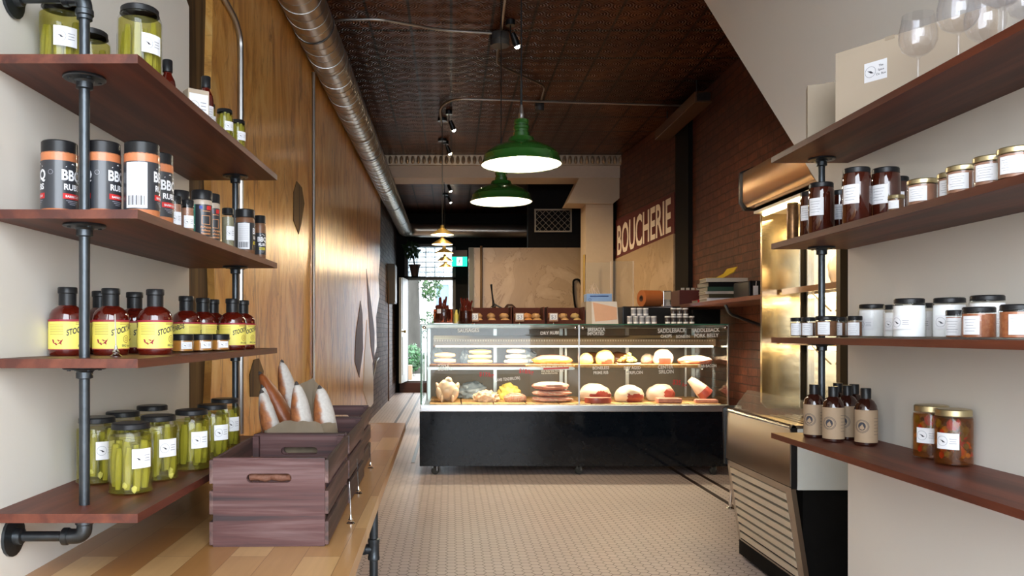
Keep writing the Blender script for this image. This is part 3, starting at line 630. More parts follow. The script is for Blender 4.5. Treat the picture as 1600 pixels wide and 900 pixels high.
# ================================================================ PIPE SHELVES
def shelf_unit(side):
    L = side == 'left'
    t = thing('pipe_shelving', 'four mahogany shelves on black pipes fixed to the white wall at the %s' % side, 'shelving', (0, 0, 0))
    tops = [PZ(803, F / 800), PZ(560.9, F / 800), PZ(327, F / 800), PZ(84.4, F / 800)] if L else [CH - .33, CH - .013, CH + .298, CH + .585]
    xw = -.9045 if L else WR - .0005
    for z in tops:
        P = [(xw, 1.556), (-.6125, 1.556), (-.600, 2.746), (xw, 2.746)] if L else [(1.065, 1.35), (xw, 1.35), (xw, 2.651), (1.065, 2.651)]
        b = MB(); b.prism(P, z - .018, z, 'z'); bmesh.ops.bevel(b.bm, geom=[e for e in b.bm.edges if len(e.link_faces) == 2 and e.calc_face_angle(0) > 1], offset=.0015, segments=1, affect='EDGES'); b.build('shelf', shelf_wood, t)
    px = ((-.755, 1.64), (-.722, 2.665)) if L else ((1.20, 1.42), (1.20, 2.58))
    zt = PZ(-3, 1.64) if L else tops[3] - .018; zb = PZ(836, 1.65) if L else tops[0] + .0
    if not L: zb = tops[0]
    for k, (x, y) in enumerate(px):
        b = MB(); segs = [(zb, tops[0] - .018)] if L else []
        lv = tops + [zt]
        for i in range(4):
            if i < 3: segs.append((tops[i], tops[i + 1] - .018))
            elif L: segs.append((tops[3], zt))
        for a, c in segs: b.tube([(x, y, a), (x, y, c)], .0107, 14)
        b.build('pipe_pole', iron, t)
        for z in (tops[1:] if not L else tops[1:]):
            b = MB(); zz = z - .018; b.lathe([(0, 0), (.041, 0), (.042, -.004), (.040, -.006), (.02, -.008), (.0165, -.012), (.0165, -.024), (.0107, -.026)], 20, (x, y, zz))
            for a in range(4): b.cyl((x + .03 * math.cos(a * PI / 2 + .7), y + .03 * math.sin(a * PI / 2 + .7), zz - .009), .004, .004, 6)
            b.build('pipe_flange', iron, t)
        if L:
            for zz, sg in ((zb, 1), (zt, -1)):
                b = MB(); b.tube(bend([(x - .045, y, zz), (x, y, zz), (x, y, zz + sg * .045)], .03, 8), .0155, 14)
                b.lathe([(.0155, 0), (.018, .002), (.018, .012), (.0155, .014)], 14, (x, y, zz + sg * .031 - .007)); b.lathe([(.0155, 0), (.018, .002), (.018, .012), (.0155, .014)], 14, (x - .045, y, zz), ax=(1, 0, 0)); b.build('elbow', iron, t)
                b = MB(); b.tube([(x - .04, y, zz), (-.893, y, zz)], .0107, 12); b.build('wall_arm', iron, t)
                b = MB(); b.lathe([(0, 0), (.041, 0), (.041, .006), (.018, .009), (.0165, .022), (.0107, .024)], 18, (-.9045, y, zz), ax=(1, 0, 0)); b.build('wall_flange', iron, t)
    return tops
LT = shelf_unit('left'); RT = shelf_unit('right')
# ================================================================ JARS AND BOTTLES
def cylmap(r, a0, z0):
    """label space (u right, v up) onto a cylinder whose label centre faces angle a0"""
    return lambda p: ((r + p[2]) * math.cos(a0 + p[0] / r), (r + p[2]) * math.sin(a0 + p[0] / r), z0 + p[1])
def lab_patch(b, mp, w, h, n=10, mi=0, u0=0, v0=0, off=0):
    A = [[b._v(mp((u0 - w / 2 + w * i / n, v0 + v, off))) for i in range(n + 1)] for v in (-h / 2, h / 2)]
    for i in range(n): b.face([A[0][i], A[0][i + 1], A[1][i + 1], A[1][i]], mi)
def lab_ring(b, mp, r, th, u0, v0, off, mi, n=18):
    A = [[b._v(mp((u0 + rr * math.cos(2 * PI * i / n), v0 + rr * math.sin(2 * PI * i / n), off))) for i in range(n)] for rr in (r - th, r)]
    for i in range(n): j = (i + 1) % n; b.face([A[0][i], A[0][j], A[1][j], A[1][i]], mi)
def lab_poly(b, mp, pts, off, mi): b.face([b._v(mp((u, v, off))) for u, v in pts], mi)
def txt(b, mp, s, size, u, v, off, mi, bold=0, sq=1): b.mesh(s, size, lambda p: mp((p[0] + u, p[1] + v, off)), mi, bold, squeeze=sq)
O1, O2, O3 = .0004, .0008, .0012
def label_shop(b, mp, w, h, big=False):
    lab_patch(b, mp, w, h, 10, 0)
    r = min(h * .36, w * .24); u = -w * .22
    lab_ring(b, mp, r, r * .07, u, 0, O1, 2)
    lab_poly(b, mp, [(u - r * .55, r * .25), (u + r * .1, r * .12), (u + r * .6, -r * .28), (u + r * .1, -r * .30), (u - r * .1, -r * .02)], O1, 1)
    for k in range(3): lab_patch(b, mp, w * (.30 - .05 * (k % 2)), h * .035, 3, 2, w * .24, h * (.15 - .14 * k), O1)
def label_lines(b, mp, w, h):
    lab_patch(b, mp, w, h, 10, 0)
    for k in range(5): lab_patch(b, mp, w * (.7 - .13 * (k % 3)), h * .022, 3, 2, -w * .05, h * (.3 - .15 * k), O1)
def label_rub(b, mp, r, h, sm=False, panel=False):
    band = 5 if sm else 3
    lab_patch(b, mp, 2 * PI * r * .999, h, 40, 4)
    for ku in range(3):
        if panel and ku == 1: continue
        u = (2.25 if ku == 2 and panel else ku) * 2 * PI * r / 3
        if ku == 2 and panel:
            lab_patch(b, mp, r * 1.25, h * .95, 6, 0, u, 0, O1)
            for k in range(9): lab_patch(b, mp, r * 1.0, h * .008, 3, 2, u, h * (.40 - .065 * k), O2)
            for k in range(12): lab_patch(b, mp, r * (.03 + .03 * (k % 3 == 0)), h * .2, 1, 1, u - r * .45 + k * r * .082, -h * .32, O2)
            continue
        txt(b, mp, 'BBQ', h * .30, u, h * .10, O1, 0, .03, .8); txt(b, mp, 'RUBS', h * .17, u, -h * .10, O1, 0, .03, .95)
        for p, q in (((-.42, .36), (.02, .44)), ((.02, .44), (.40, .36))):
            lab_poly(b, mp, [(u + p[0] * r, h * p[1]), (u + q[0] * r, h * q[1]), (u + q[0] * r, h * (q[1] + .018)), (u + p[0] * r, h * (p[1] + .018))], O1, 0)
        lab_patch(b, mp, r * 1.15, h * .115, 6, band, u, -h * .235, O1)
        txt(b, mp, 'BARBECUE', h * .065, u, -h * .26, O2, 0 if not sm else 1, .02)
        lab_ring(b, mp, r * .14, r * .02, u + r * .95, h * .25, O1, 2)
        for k in range(3): lab_patch(b, mp, r * (.8 - .2 * k), h * .012, 3, 2, u, -h * (.33 + .035 * k), O1)
def label_stock(b, mp, r, h):
    lab_patch(b, mp, 2 * PI * r * .999, h, 40, 0)
    for z in (.47, -.485): lab_patch(b, mp, 2 * PI * r * .998, h * (.07 if z > 0 else .03), 40, 1, 0, h * z, O1)
    for ku in range(2):
        u = ku * PI * r
        tv = lambda p, u=u: mp((p[0] + u, p[1] + h * .12 + p[0] * .28, O1)); b.mesh('STOCKYARDS', h * .27, tv, 2, .03, squeeze=.62)
        lab_ring(b, mp, h * .13, h * .02, u, -h * .15, O1, 3); lab_ring(b, mp, h * .06, h * .02, u, -h * .15, O1, 3)
        for k in range(2): lab_patch(b, mp, h * .5, h * .02, 3, 3, u, h * (.40 - .05 * k), O1)
        txt(b, mp, 'BBQ Sauce', h * .10, u + h * .05, -h * .40, O1, 2, .01)
        s = h * .2; u2 = u - r * 1.42
        lab_poly(b, mp, [(u2 + a * s, -h * .22 + c * s) for a, c in ((-.95, .35), (.2, .3), (.45, .15), (.75, .2), (1.0, .5), (.85, .05), (.7, -.2), (.75, -.6), (.45, -.35), (.1, -.4), (-.1, -.65), (-.45, -.4), (-.8, -.2))], O1, 1)
        for k in range(7): lab_patch(b, mp, h * .5, h * .012, 3, 3, u2 - h * .05, h * (.34 - .055 * k), O1)
def label_kraft(b, mp, w, h):
    lab_patch(b, mp, w, h, 12, 0)
    for rr in (.36, .31): lab_ring(b, mp, w * rr * .62, w * .012, -w * .18, 0, O1, 1)
    lab_poly(b, mp, [(-w * .18 + w * .12 * math.cos(k), w * .14 * math.sin(k)) for k in [i * .524 for i in range(12)]], O1, 1)
    for k in range(6): lab_patch(b, mp, w * .2, h * .01, 2, 1, w * .3, h * (.25 - .1 * k), O1)
def label_texas(b, mp, r, h):
    lab_patch(b, mp, 2 * PI * r * .999, h, 36, 0)
    for ku in range(2):
        u = ku * PI * r
        lab_patch(b, mp, r * .28, h, 3, 1, u - r * 1.15, 0, O1)
        lab_patch(b, mp, r * .5, h * .13, 3, 3, u + r * .35, h * .40, O1); lab_patch(b, mp, r * .3, h * .10, 3, 4, u - r * .45, h * .40, O1)
        for a, c in (((-.35, .15), (.45, .15)), ((-.35, -.12), (.45, -.12)), ((-.3, .29), (.5, .29))): lab_patch(b, mp, (c[0] - a[0]) * r, h * .015, 3, 2, u + (a[0] + c[0]) / 2 * r, h * a[1], O1)
        for q in (-.35, .45): lab_patch(b, mp, r * .05, h * .28, 1, 2, u + q * r, h * .015, O1)
        for k, s in enumerate(('All-Purpose', 'Barbecue', 'Seasoning')): txt(b, mp, s, h * .095, u + r * .05, -h * (.24 + .10 * k), O1, 2, .02, .8)
LM = {'shop': [paper_w, ink, ink_soft], 'lines': [paper_w, ink, ink_soft], 'rub': [paper_w, ink, ink_soft, red_p, char_lab, yellow_p], 'rubp': [paper_w, ink, ink_soft, red_p, char_lab, yellow_p], 'rubsp': [paper_w, ink, ink_soft, red_p, char_lab, yellow_p], 'rubs': [paper_w, ink, ink_soft, red_p, char_lab, yellow_p],
      'stock': [yel, crimson, ink, plain('brown_print', (.30, .16, .03), .6)], 'kraft': [kraft, ink], 'texas': [char_lab, green_p, orange_p, red_p, blue_p]}
def build_label(kind, r, w, h, z, parent, ang, sy=1):
    def mk():
        b = MB(); mp0 = cylmap(r + .0005, 0, z)
        if kind == 'shop': label_shop(b, mp0, w, h)
        elif kind == 'lines': label_lines(b, mp0, w, h)
        elif kind == 'rub': label_rub(b, mp0, r, h)
        elif kind == 'rubp': label_rub(b, mp0, r, h, False, True)
        elif kind == 'rubs': label_rub(b, mp0, r, h, True)
        elif kind == 'rubsp': label_rub(b, mp0, r, h, True, True)
        elif kind == 'stock': label_stock(b, mp0, r, h)
        elif kind == 'kraft': label_kraft(b, mp0, w, h)
        elif kind == 'texas': label_texas(b, mp0, r, h)
        return b.data('label', LM[kind], flipfix=False)
    return place_obj('label', cached(('lab', kind, r, w, h, z), mk), parent)
def jar_profile(r, h, lr, lh, sh=.8): return [(0, .0), (r * .90, 0), (r, .005), (r, h * (sh - .06)), (r * .985, h * sh), (lr * .98, h * (sh + .09)), (lr * .94, h - lh - .002), (lr * .94, h - .004)]
def lid_profile(r, h, lh): return [(0, h), (r * .93, h), (r, h - .0025), (r, h - lh + .001), (r * 1.03, h - lh), (r * .95, h - lh - .0005), (r * .9, h - lh + .001)]
def inner(prof, k, z0, z1):
    out = [(0, z0)]
    for r, z in prof[1:]:
        if z < z1: out.append((max(r - k, .001), max(z, z0)))
        else: break
    # close at the fill level
    rr = out[-1][0]; out += [(rr, z1), (0, z1)]; return out
def jar(x, y, z, kind, label, ang=-60, rz=0, group=None, cat='jar', name=None):
    K = KINDS[kind]; r, h = K['r'], K['h']; lr = K.get('lr', r * .86); lh = K.get('lh', .014); n = K.get('n', 24)
    t = thing(name or K['name'], label, K.get('cat', cat), (x, y, z + .0004), 0, group or K['group']); A = R(ang); sy = K.get('sy', 1)
    prof = K.get('prof') or jar_profile(r, h, lr, lh, K.get('sh', .8))
    body = cached(('g', kind), lambda: MB().lathe(prof, n).data('glass', K.get('glass', glass)))
    ob = place_obj(K.get('bodyname', 'glass_body'), body, t, rot=(0, 0, A))
    if sy != 1: ob.scale = (1, 1, 1)
    place_obj(K.get('lidname', 'lid'), cached(('l', kind), lambda: MB().lathe(K.get('lidprof') or lid_profile(lr, h, lh), n).data('lid', K.get('lid', black_pl))), t)
    if 'fill' in K:
        fm, z1 = K['fill']; place_obj('contents', cached(('f', kind), lambda: MB().lathe(inner(prof, .0025, .004, z1), n).data('contents', fm)), t)
    if 'extra' in K: K['extra'](t, kind, random.Random(int(x * 997 + y * 7919)))
    if 'lab' in K:
        lk, w_, h_, z_ = K['lab']; build_label(lk, K.get('labr', r), w_, h_, z_, ob, A)
    return t
def pickles(t, kind, rnd):
    K = KINDS[kind]; v = rnd.randint(0, 3)
    def mk():
        r = K['r']; h = K['h']; b = MB(); rr = random.Random(v * 7 + 1)
        for ring, cnt in ((r * .66, 9), (r * .25, 3)):
            for i in range(cnt):
                a = 2 * PI * i / cnt + rr.uniform(-.15, .15); L = h * rr.uniform(.50, .70); pr = r * rr.uniform(.18, .27); z0 = .007 + rr.uniform(0, .02)
                pts = []; rs = []
                for k in range(7):
                    tt = k / 6; pts.append((ring * math.cos(a + .12 * tt) * (1 - .04 * tt), ring * math.sin(a + .12 * tt), z0 + L * tt)); rs.append(pr * max(.25, math.sin(PI * (.1 + .8 * tt)) ** .45))
                b.tube(pts, rs, 9)
        return b.data('pickles', pickle_m)
    stuff(place_obj('pickles', cached(('pk', kind, v), mk), t))
    def gc():
        b = MB(); rr = random.Random(v)
        for i in range(3): a = rr.uniform(0, 6.28); b.blob((K['r'] * .75 * math.cos(a), K['r'] * .75 * math.sin(a), .012 + .01 * i), (.007, .006, .009), i, sub=1)
        return b.data('garlic', garlic_m)
    place_obj('garlic', cached(('gc', kind, v), gc), t)
def veg_mix(t, kind, rnd):
    K = KINDS[kind]; cols = [red_p, plain('yellow_veg', (.55, .33, .03), .4), plain('green_veg', (.16, .20, .03), .4), plain('dark_olive', (.05, .03, .02), .3), plain('orange_carrot', (.6, .16, .02), .4)]
    def mk():
        b = MB(); rr = random.Random(5)
        for i in range(90):
            a = rr.uniform(0, 6.28); q = K['r'] * rr.uniform(.45, .82); s = rr.uniform(.005, .010)
            b.blob((q * math.cos(a), q * math.sin(a), rr.uniform(.022, K['h'] * .76)), (s, s * rr.uniform(.5, 1), s * rr.uniform(.8, 1.7)), i, sub=1, mi=rr.randint(0, 4))
        return b.data('vegetables', cols)
    stuff(place_obj('vegetables', cached(('vg', kind), mk), t))
bp = [(0, 0), (.035, 0), (.0385, .004), (.039, .012), (.039, .082), (.0375, .092), (.033, .101), (.026, .107), (.019, .111), (.0175, .114), (.0175, .150)]
bcap = [(.0185, .110), (.0185, .138), (.0205, .140), (.0205, .151), (.019, .153), (0, .153)]
fp = [(0, 0), (.028, 0), (.031, .003), (.0315, .010), (.0315, .105), (.029, .118), (.022, .130), (.013, .137), (.012, .165)]
fcap = [(.0125, .137), (.0145, .138), (.0145, .166), (.0135, .168), (0, .168)]
hp = [(0, 0), (.018, 0), (.020, .003), (.020, .085), (.018, .098), (.011, .112), (.0095, .12), (.0095, .145)]
hcap = [(.010, .118), (.0125, .119), (.0125, .148), (.011, .150), (0, .150)]
KINDS = {
 'pickle': dict(name='pickle_jar', group='jars of whole pickles on the left shelves', r=.0475, h=.155, lr=.0405, lh=.013, fill=(brine, .128), extra=pickles, lab=('shop', .046, .042, .080), sh=.82),
 'picklebig': dict(name='pickle_jar', group='jars of whole pickles on the left shelves', r=.0475, h=.172, lr=.0405, lh=.014, fill=(brine, .142), extra=pickles, lab=('shop', .048, .042, .085), sh=.84),
 'picklesmall': dict(name='small_pickle_jar', group='small pickle jars on the top left shelf', r=.025, h=.095, lr=.022, lh=.010, fill=(brine, .08), extra=pickles, lab=('shop', .030, .026, .045), n=16),
 'stock': dict(name='sauce_bottle', cat='bottle', group='yellow labelled sauce bottles on the left shelf', r=.039, h=.153, prof=bp, lidprof=bcap, glass=sauce, lidname='cap', lab=('stock', 0, .067, .0465)),
 'low': dict(name='mustard_jar', group='low mustard jars on the left shelf', r=.030, h=.048, lr=.030, lh=.016, fill=(mustard, .034), lab=('shop', .030, .018, .019), sh=.75),
 'rub': dict(name='rub_shaker', cat='shaker', group='large orange spice rub shakers', r=.036, h=.159, lr=.0355, lh=.026, prof=[(0, 0), (.034, 0), (.036, .004), (.036, .134)], glass=rub_m, bodyname='shaker_body', lab=('rub', 0, .100, .066)),
 'rubs': dict(name='rub_shaker', cat='shaker', group='small yellow banded spice rub shakers', r=.030, h=.145, lr=.0300, lh=.026, prof=[(0, 0), (.028, 0), (.030, .004), (.030, .112), (.027, .12)], glass=spice_b, bodyname='shaker_body', lab=('rubs', 0, .085, .060)),
 'rubxs': dict(name='rub_shaker', cat='shaker', group='small yellow banded spice rub shakers', r=.019, h=.143, lr=.018, lh=.025, prof=[(0, 0), (.018, 0), (.019, .004), (.019, .106), (.016, .119)], glass=spice_b, bodyname='shaker_body', lab=('rubs', 0, .070, .050)),
 'texas': dict(name='seasoning_shaker', cat='shaker', group='black seasoning shakers with orange print', r=.0265, h=.127, lr=.0265, lh=.025, prof=[(0, 0), (.025, 0), (.0265, .004), (.0265, .096), (.0245, .103)], glass=plain('pale_seasoning', (.45, .36, .28), .4, coat=.4), bodyname='shaker_body', lab=('texas', 0, .082, .048)),
 'texass': dict(name='seasoning_shaker', cat='shaker', group='black seasoning shakers with orange print', r=.021, h=.135, lr=.021, lh=.025, prof=[(0, 0), (.02, 0), (.021, .004), (.021, .103), (.0195, .111)], glass=plain('pale_seasoning', (.45, .36, .28), .4), bodyname='shaker_body', lab=('texas', 0, .086, .052)),
 'spice': dict(name='spice_bottle', group='small glass spice bottles on the left shelf', cat='bottle', r=.0175, h=.082, lr=.0165, lh=.017, fill=(spice_p, .062), lab=('shop', .026, .030, .028), n=16),
 'spiceg': dict(name='spice_bottle', group='small glass spice bottles on the left shelf', cat='bottle', r=.019, h=.118, lr=.0165, lh=.017, fill=(spice_g, .092), lab=('shop', .026, .040, .045), n=16),
 'spicew': dict(name='spice_shaker', group='small glass spice bottles on the left shelf', cat='shaker', r=.0265, h=.113, lr=.0265, lh=.025, fill=(spice_p, .08), lab=('lines', .035, .045, .045)),
 'hot': dict(name='hot_sauce_bottle', cat='bottle', group='hot sauce bottles on the top left shelf', r=.020, h=.150, prof=hp, lidprof=hcap, glass=sauce, lidname='cap', lab=('lines', .03, .045, .045)),
 'amber': dict(name='amber_jar', group='tall amber jars on the right shelf', r=.0365, h=.154, lr=.034, lh=.015, glass=amber, lab=('lines', .046, .052, .080), sh=.83),
 'amber_n': dict(name='amber_jar', group='tall amber jars on the right shelf', r=.0315, h=.143, lr=.030, lh=.015, glass=amber, lab=('lines', .040, .046, .075), sh=.83),
 'gold': dict(name='gold_lid_jar', group='gold lidded jars on the right shelf', r=.0325, h=.064, lr=.0325, lh=.012, lid=gold_lid, fill=(spice_p, .050), lab=('lines', .042, .034, .028), sh=.8),
 'gold_s': dict(name='gold_lid_jar', group='gold lidded jars on the right shelf', r=.019, h=.042, lr=.019, lh=.009, lid=gold_lid, fill=(spice_b, .032), lab=('lines', .026, .020, .018), n=16),
 'smallj': dict(name='spice_jar', group='small black lidded spice jars on the right shelf', r=.0225, h=.064, lr=.0215, lh=.012, fill=(spice_b, .047), lab=('lines', .034, .038, .026), n=18, sh=.78),
 'medj': dict(name='spice_jar', group='small black lidded spice jars on the right shelf', r=.0325, h=.066, lr=.0305, lh=.012, fill=(spice_b, .050), lab=('lines', .036, .038, .028), sh=.78),
 'chil': dict(name='chilli_jar', group='chilli flake jars on the right shelf', r=.034, h=.070, lr=.0315, lh=.012, fill=(spice_r, .055), lab=('lines', .034, .040, .030), sh=.8),
 'chil_s': dict(name='chilli_jar', group='chilli flake jars on the right shelf', r=.0225, h=.066, lr=.0215, lh=.012, fill=(spice_r, .050), lab=('lines', .034, .040, .028), sh=.8, n=18),
 'salt': dict(name='salt_jar', group='large jars of white salt on the right shelf', r=.0375, h=.100, lr=.0345, lh=.012, fill=(salt_m, .082), lab=('shop', .050, .034, .040), sh=.80),
 'salt_n': dict(name='salt_jar', group='large jars of white salt on the right shelf', r=.026, h=.092, lr=.025, lh=.012, fill=(salt_m, .070), lab=('shop', .036, .034, .038), sh=.80),
 'kraftb': dict(name='flask_bottle', cat='bottle', group='flask bottles with kraft labels on the lowest right shelf', r=.0315, h=.168, prof=fp, lidprof=fcap, glass=sauce_d, lidname='cap', lab=('kraft', .088, .095, .0575)),
 'veg': dict(name='pickled_vegetable_jar', group='pickled vegetable jars on the lowest right shelf', r=.045, h=.14, lr=.0405, lh=.017, lid=gold_lid, fill=(glassy('amber_brine', (.80, .50, .22), .05, 1.1, 1, (.25, .08, .015), .2), .118), extra=veg_mix, lab=('shop', .052, .040, .062), sh=.80),
}
# ---- lowest left shelf
KINDS['rubp'] = dict(KINDS['rub'], lab=('rubp', 0, .100, .066)); KINDS['rubsp'] = dict(KINDS['rubs'], lab=('rubsp', 0, .085, .060))
z = LT[0]
for x, y, a, l in ((-.71, 1.765, -38, 'front pickle jar on the lowest left shelf, closest to the near corner'), (-.838, 1.885, -42, 'pickle jar standing right behind the near pipe on the lowest left shelf'),
                   (-.833, 2.02, -50, 'pickle jar by the wall, mostly hidden behind the two nearest jars'), (-.708, 1.925, -40, 'second pickle jar along the front edge of the lowest left shelf'),
                   (-.822, 2.19, -50, 'pickle jar by the wall whose lid rises above the second front jar'), (-.675, 2.07, -45, 'pickle jar with loose garlic left of the crate, third along the edge'),
                   (-.666, 2.22, -40, 'pickle jar just behind the third edge jar, beside the crate'), (-.688, 2.42, -42, 'farthest pickle jar on the lowest left shelf, under the far pipe')):
    jar(x, y, z, 'pickle', l, a)
# ---- sauce bottle shelf
z = LT[1]
for x, y, a, l in ((-.862, 1.79, -16, 'yellow labelled sauce bottle left of the near pipe'), (-.858, 1.95, -40, 'sauce bottle partly hidden behind the near pipe'),
                   (-.782, 1.83, -14, 'sauce bottle right of the near pipe, behind the small metal clip stand'), (-.795, 2.0, -20, 'sauce bottle set back between the two front bottles'),
                   (-.695, 1.87, -10, 'front sauce bottle at the near right corner of its shelf'),
                   (-.735, 2.21, -130, 'sauce bottle behind the low mustard jars, nearest of the far cluster'), (-.725, 2.325, -130, 'sauce bottle in the middle of the far cluster'), (-.728, 2.43, -80, 'sauce bottle at the back of the far cluster'),
                   (-.652, 2.375, -22, 'sauce bottle just in front of the far pipe'), (-.655, 2.50, -25, 'farthest sauce bottle, at the end of the shelf by the plywood')):
    jar(x, y, z, 'stock', l, a)
for x, y, l in ((-.692, 2.045, 'low mustard jar beside the front sauce bottle'), (-.670, 2.135, 'middle one of the low mustard jars'), (-.650, 2.225, 'farthest low mustard jar, nearest the far pipe')): jar(x, y, z, 'low', l, -45)
# ---- rub shelf
z = LT[2]
for x, y, a, l in ((-.826, 1.68, -22, 'large orange rub shaker left of the near pipe'), (-.737, 1.685, -14, 'large orange rub shaker just right of the near pipe'), (-.656, 1.69, 6, 'large rub shaker with its white ingredients panel turned to the front'),
                   (-.662, 1.79, -20, 'large rub shaker peeping out behind the one showing its ingredients'), (-.80, 1.80, -60, 'rub shaker hidden in the second row behind the near pipe')): jar(x, y, z, 'rubp' if 'ingredients panel' in l else 'rub', l, a)
jar(-.655, 1.885, z, 'spice', 'tiny spice bottle directly behind the large rub shakers', -55); jar(-.645, 1.945, z, 'spice', 'tiny spice bottle in front of the black wide lidded shaker', -55)
jar(-.682, 1.995, z, 'spicew', 'wide lidded spice shaker between the tiny bottles and the orange printed shakers', -60)
jar(-.648, 2.07, z, 'texas', 'nearer of the two black shakers with orange print', -52); jar(-.650, 2.165, z, 'texass', 'slimmer black shaker with orange print, behind its wider twin', -50)
jar(-.645, 2.30, z, 'spiceg', 'clear spice bottle of grey green herbs before the far pipe', -48)
jar(-.647, 2.50, z, 'rubsp', 'wide yellow banded rub shaker near the end of the shelf', 10); jar(-.628, 2.615, z, 'rubxs', 'slim yellow banded rub shaker at the very end of the shelf', -52)
# ---- top left shelf
z = LT[3]
jar(-.845, 1.73, z, 'picklebig', 'large pickle jar on the top left shelf beside the near pipe', -56); jar(-.69, 1.765, z, 'picklebig', 'large pickle jar standing alone at the corner of the top left shelf', -36)
jar(-.862, 1.90, z, 'picklebig', 'large pickle jar half hidden behind the near pipe on the top shelf', -50); jar(-.785, 2.0, z, 'pickle', 'pickle jar behind the corner jar on the top shelf, only its lid showing', -50)
jar(-.723, 2.03, z, 'hot', 'slim hot sauce bottle behind the corner pickle jar on the top shelf', -60); jar(-.665, 2.16, z, 'hot', 'red hot sauce bottle beside the small white labelled box', -40)
for x, y, l in ((-.682, 2.225, 'small pickle jar right behind the red hot sauce bottle'), (-.650, 2.285, 'small pickle jar second from the far end of the top shelf'), (-.644, 2.40, 'small pickle jar at the far end of the top left shelf')): jar(x, y, z, 'picklesmall', l, -40)
t = thing('small_box', 'small kraft box with white label in front of the red hot sauce bottle', 'box', (-.665, 2.075, z + .0004), R(38))
MB().box(-.028, .028, -.02, .02, 0, .085, bev=.002).build('carton_body', carton, t)
b = MB(); mp = lambda p: (p[0], -.0205 - p[2], p[1] + .042); label_shop(b, mp, .050, .062); b.build('label', LM['shop'], t, flipfix=False)
# ---- right shelves
z = RT[2]
for x, y, k, a, l in ((1.115, 2.40, 'amber', -140, 'amber jar in front, nearest the far pipe on the upper right shelf'), (1.122, 2.486, 'amber_n', -140, 'amber jar just behind the front one by the pipe'), (1.160, 2.540, 'amber_n', -140, 'farthest amber jar on the upper right shelf'),
                      (1.205, 2.47, 'amber_n', -110, 'amber jar tucked behind the pipe with no label showing'), (1.112, 2.185, 'amber', -142, 'left one of the two tall amber jars at the middle of the shelf'), (1.192, 2.185, 'amber', -145, 'right one of the two tall amber jars at the middle of the shelf'),
                      (1.183, 2.30, 'amber_n', -145, 'amber jar squeezed behind the two tall middle ones'), (1.262, 2.255, 'amber_n', -120, 'amber jar by the wall, right of the tall middle pair')): jar(x, y, z, k, l, a)
for x, y, k, l in ((1.098, 1.965, 'gold_s', 'tiny gold lidded jar just right of the tall amber jars'), (1.112, 1.88, 'gold', 'gold lidded jar right behind the tiny one, lowest of the gold row'), (1.135, 1.80, 'gold', 'gold lidded jar partly hidden, third in the gold row'),
                   (1.110, 1.728, 'gold', 'gold lidded jar in the middle of the gold row'), (1.108, 1.635, 'gold', 'gold lidded jar second from the right edge of the photo'), (1.105, 1.558, 'gold', 'gold lidded jar cut off by the right edge of the photo')): jar(x, y, z, k, l, -140)
t = thing('patterned_tin', 'slim tall tin with copper scroll pattern at the end of the upper right shelf', 'tin', (1.124, 2.622, z + .0004))
MB().lathe([(0, 0), (.017, 0), (.018, .003), (.018, .123), (.016, .126), (0, .126)], 18).build('tin_body', pm('copper_scroll_tin', (.45, .22, .08), .35, .6, var=(70, (.03, .015, .01))), t); MB().lathe([(0, .132), (.0175, .131), (.0185, .1262), (0, .1262)], 18).build('lid', gold_m, t)
z = RT[1]
for x, y, k, a, l in ((1.130, 2.60, 'smallj', -125, 'small spice jar at the far end of the middle right shelf'), (1.142, 2.545, 'smallj', -125, 'small spice jar second from the far end of the middle right shelf'), (1.153, 2.45, 'medj', -128, 'wider spice jar just left of the far pipe base'),
                      (1.215, 2.50, 'smallj', -130, 'small spice jar behind the wider one'), (1.258, 2.56, 'smallj', -120, 'small spice jar near the wall behind the pipe'), (1.190, 2.35, 'smallj', -125, 'small spice jar directly left of the first salt jar'),
                      (1.262, 2.39, 'salt', -150, 'large salt jar farthest from the camera'), (1.150, 2.0, 'salt', -150, 'large salt jar in front, tallest looking of the white jars'), (1.232, 2.22, 'salt_n', -130, 'narrow salt jar between the two biggest white jars'),
                      (1.238, 2.09, 'salt_n', -125, 'narrow salt jar right of the front salt jar'), (1.223, 1.955, 'salt', -135, 'large salt jar behind the narrow chilli jar'), (1.232, 1.83, 'salt', -110, 'large salt jar whose lid rises above the chilli jars'),
                      (1.160, 1.83, 'chil_s', -140, 'narrow chilli flake jar in front of the salt jars'), (1.145, 1.728, 'chil', -150, 'big chilli flake jar with bright flakes showing'), (1.186, 1.675, 'chil_s', -125, 'narrow chilli jar right of the big chilli jar'), (1.122, 1.575, 'chil', -125, 'big chilli jar cut by the right edge of the photo')): jar(x, y, z, k, l, a)
z = RT[0]
for x, y, a, l in ((1.155, 2.535, -112, 'flask bottle with kraft label at the left of the cluster'), (1.168, 2.435, -108, 'front flask bottle, second from the left of the cluster'), (1.262, 2.60, -112, 'flask bottle at the back with only its cap showing'),
                   (1.236, 2.485, -108, 'flask bottle in the middle of the cluster, set slightly back'), (1.226, 2.355, -108, 'flask bottle closest to the camera, right of the cluster'), (1.285, 2.54, -112, 'flask bottle nearest the white wall')): jar(x, y, z, 'kraftb', l, a)
jar(1.275, 2.115, z, 'veg', 'pickled vegetable jar at the back of the pair', -135); jar(1.265, 2.005, z, 'veg', 'pickled vegetable jar in front of its twin, red and green pieces showing', -140)
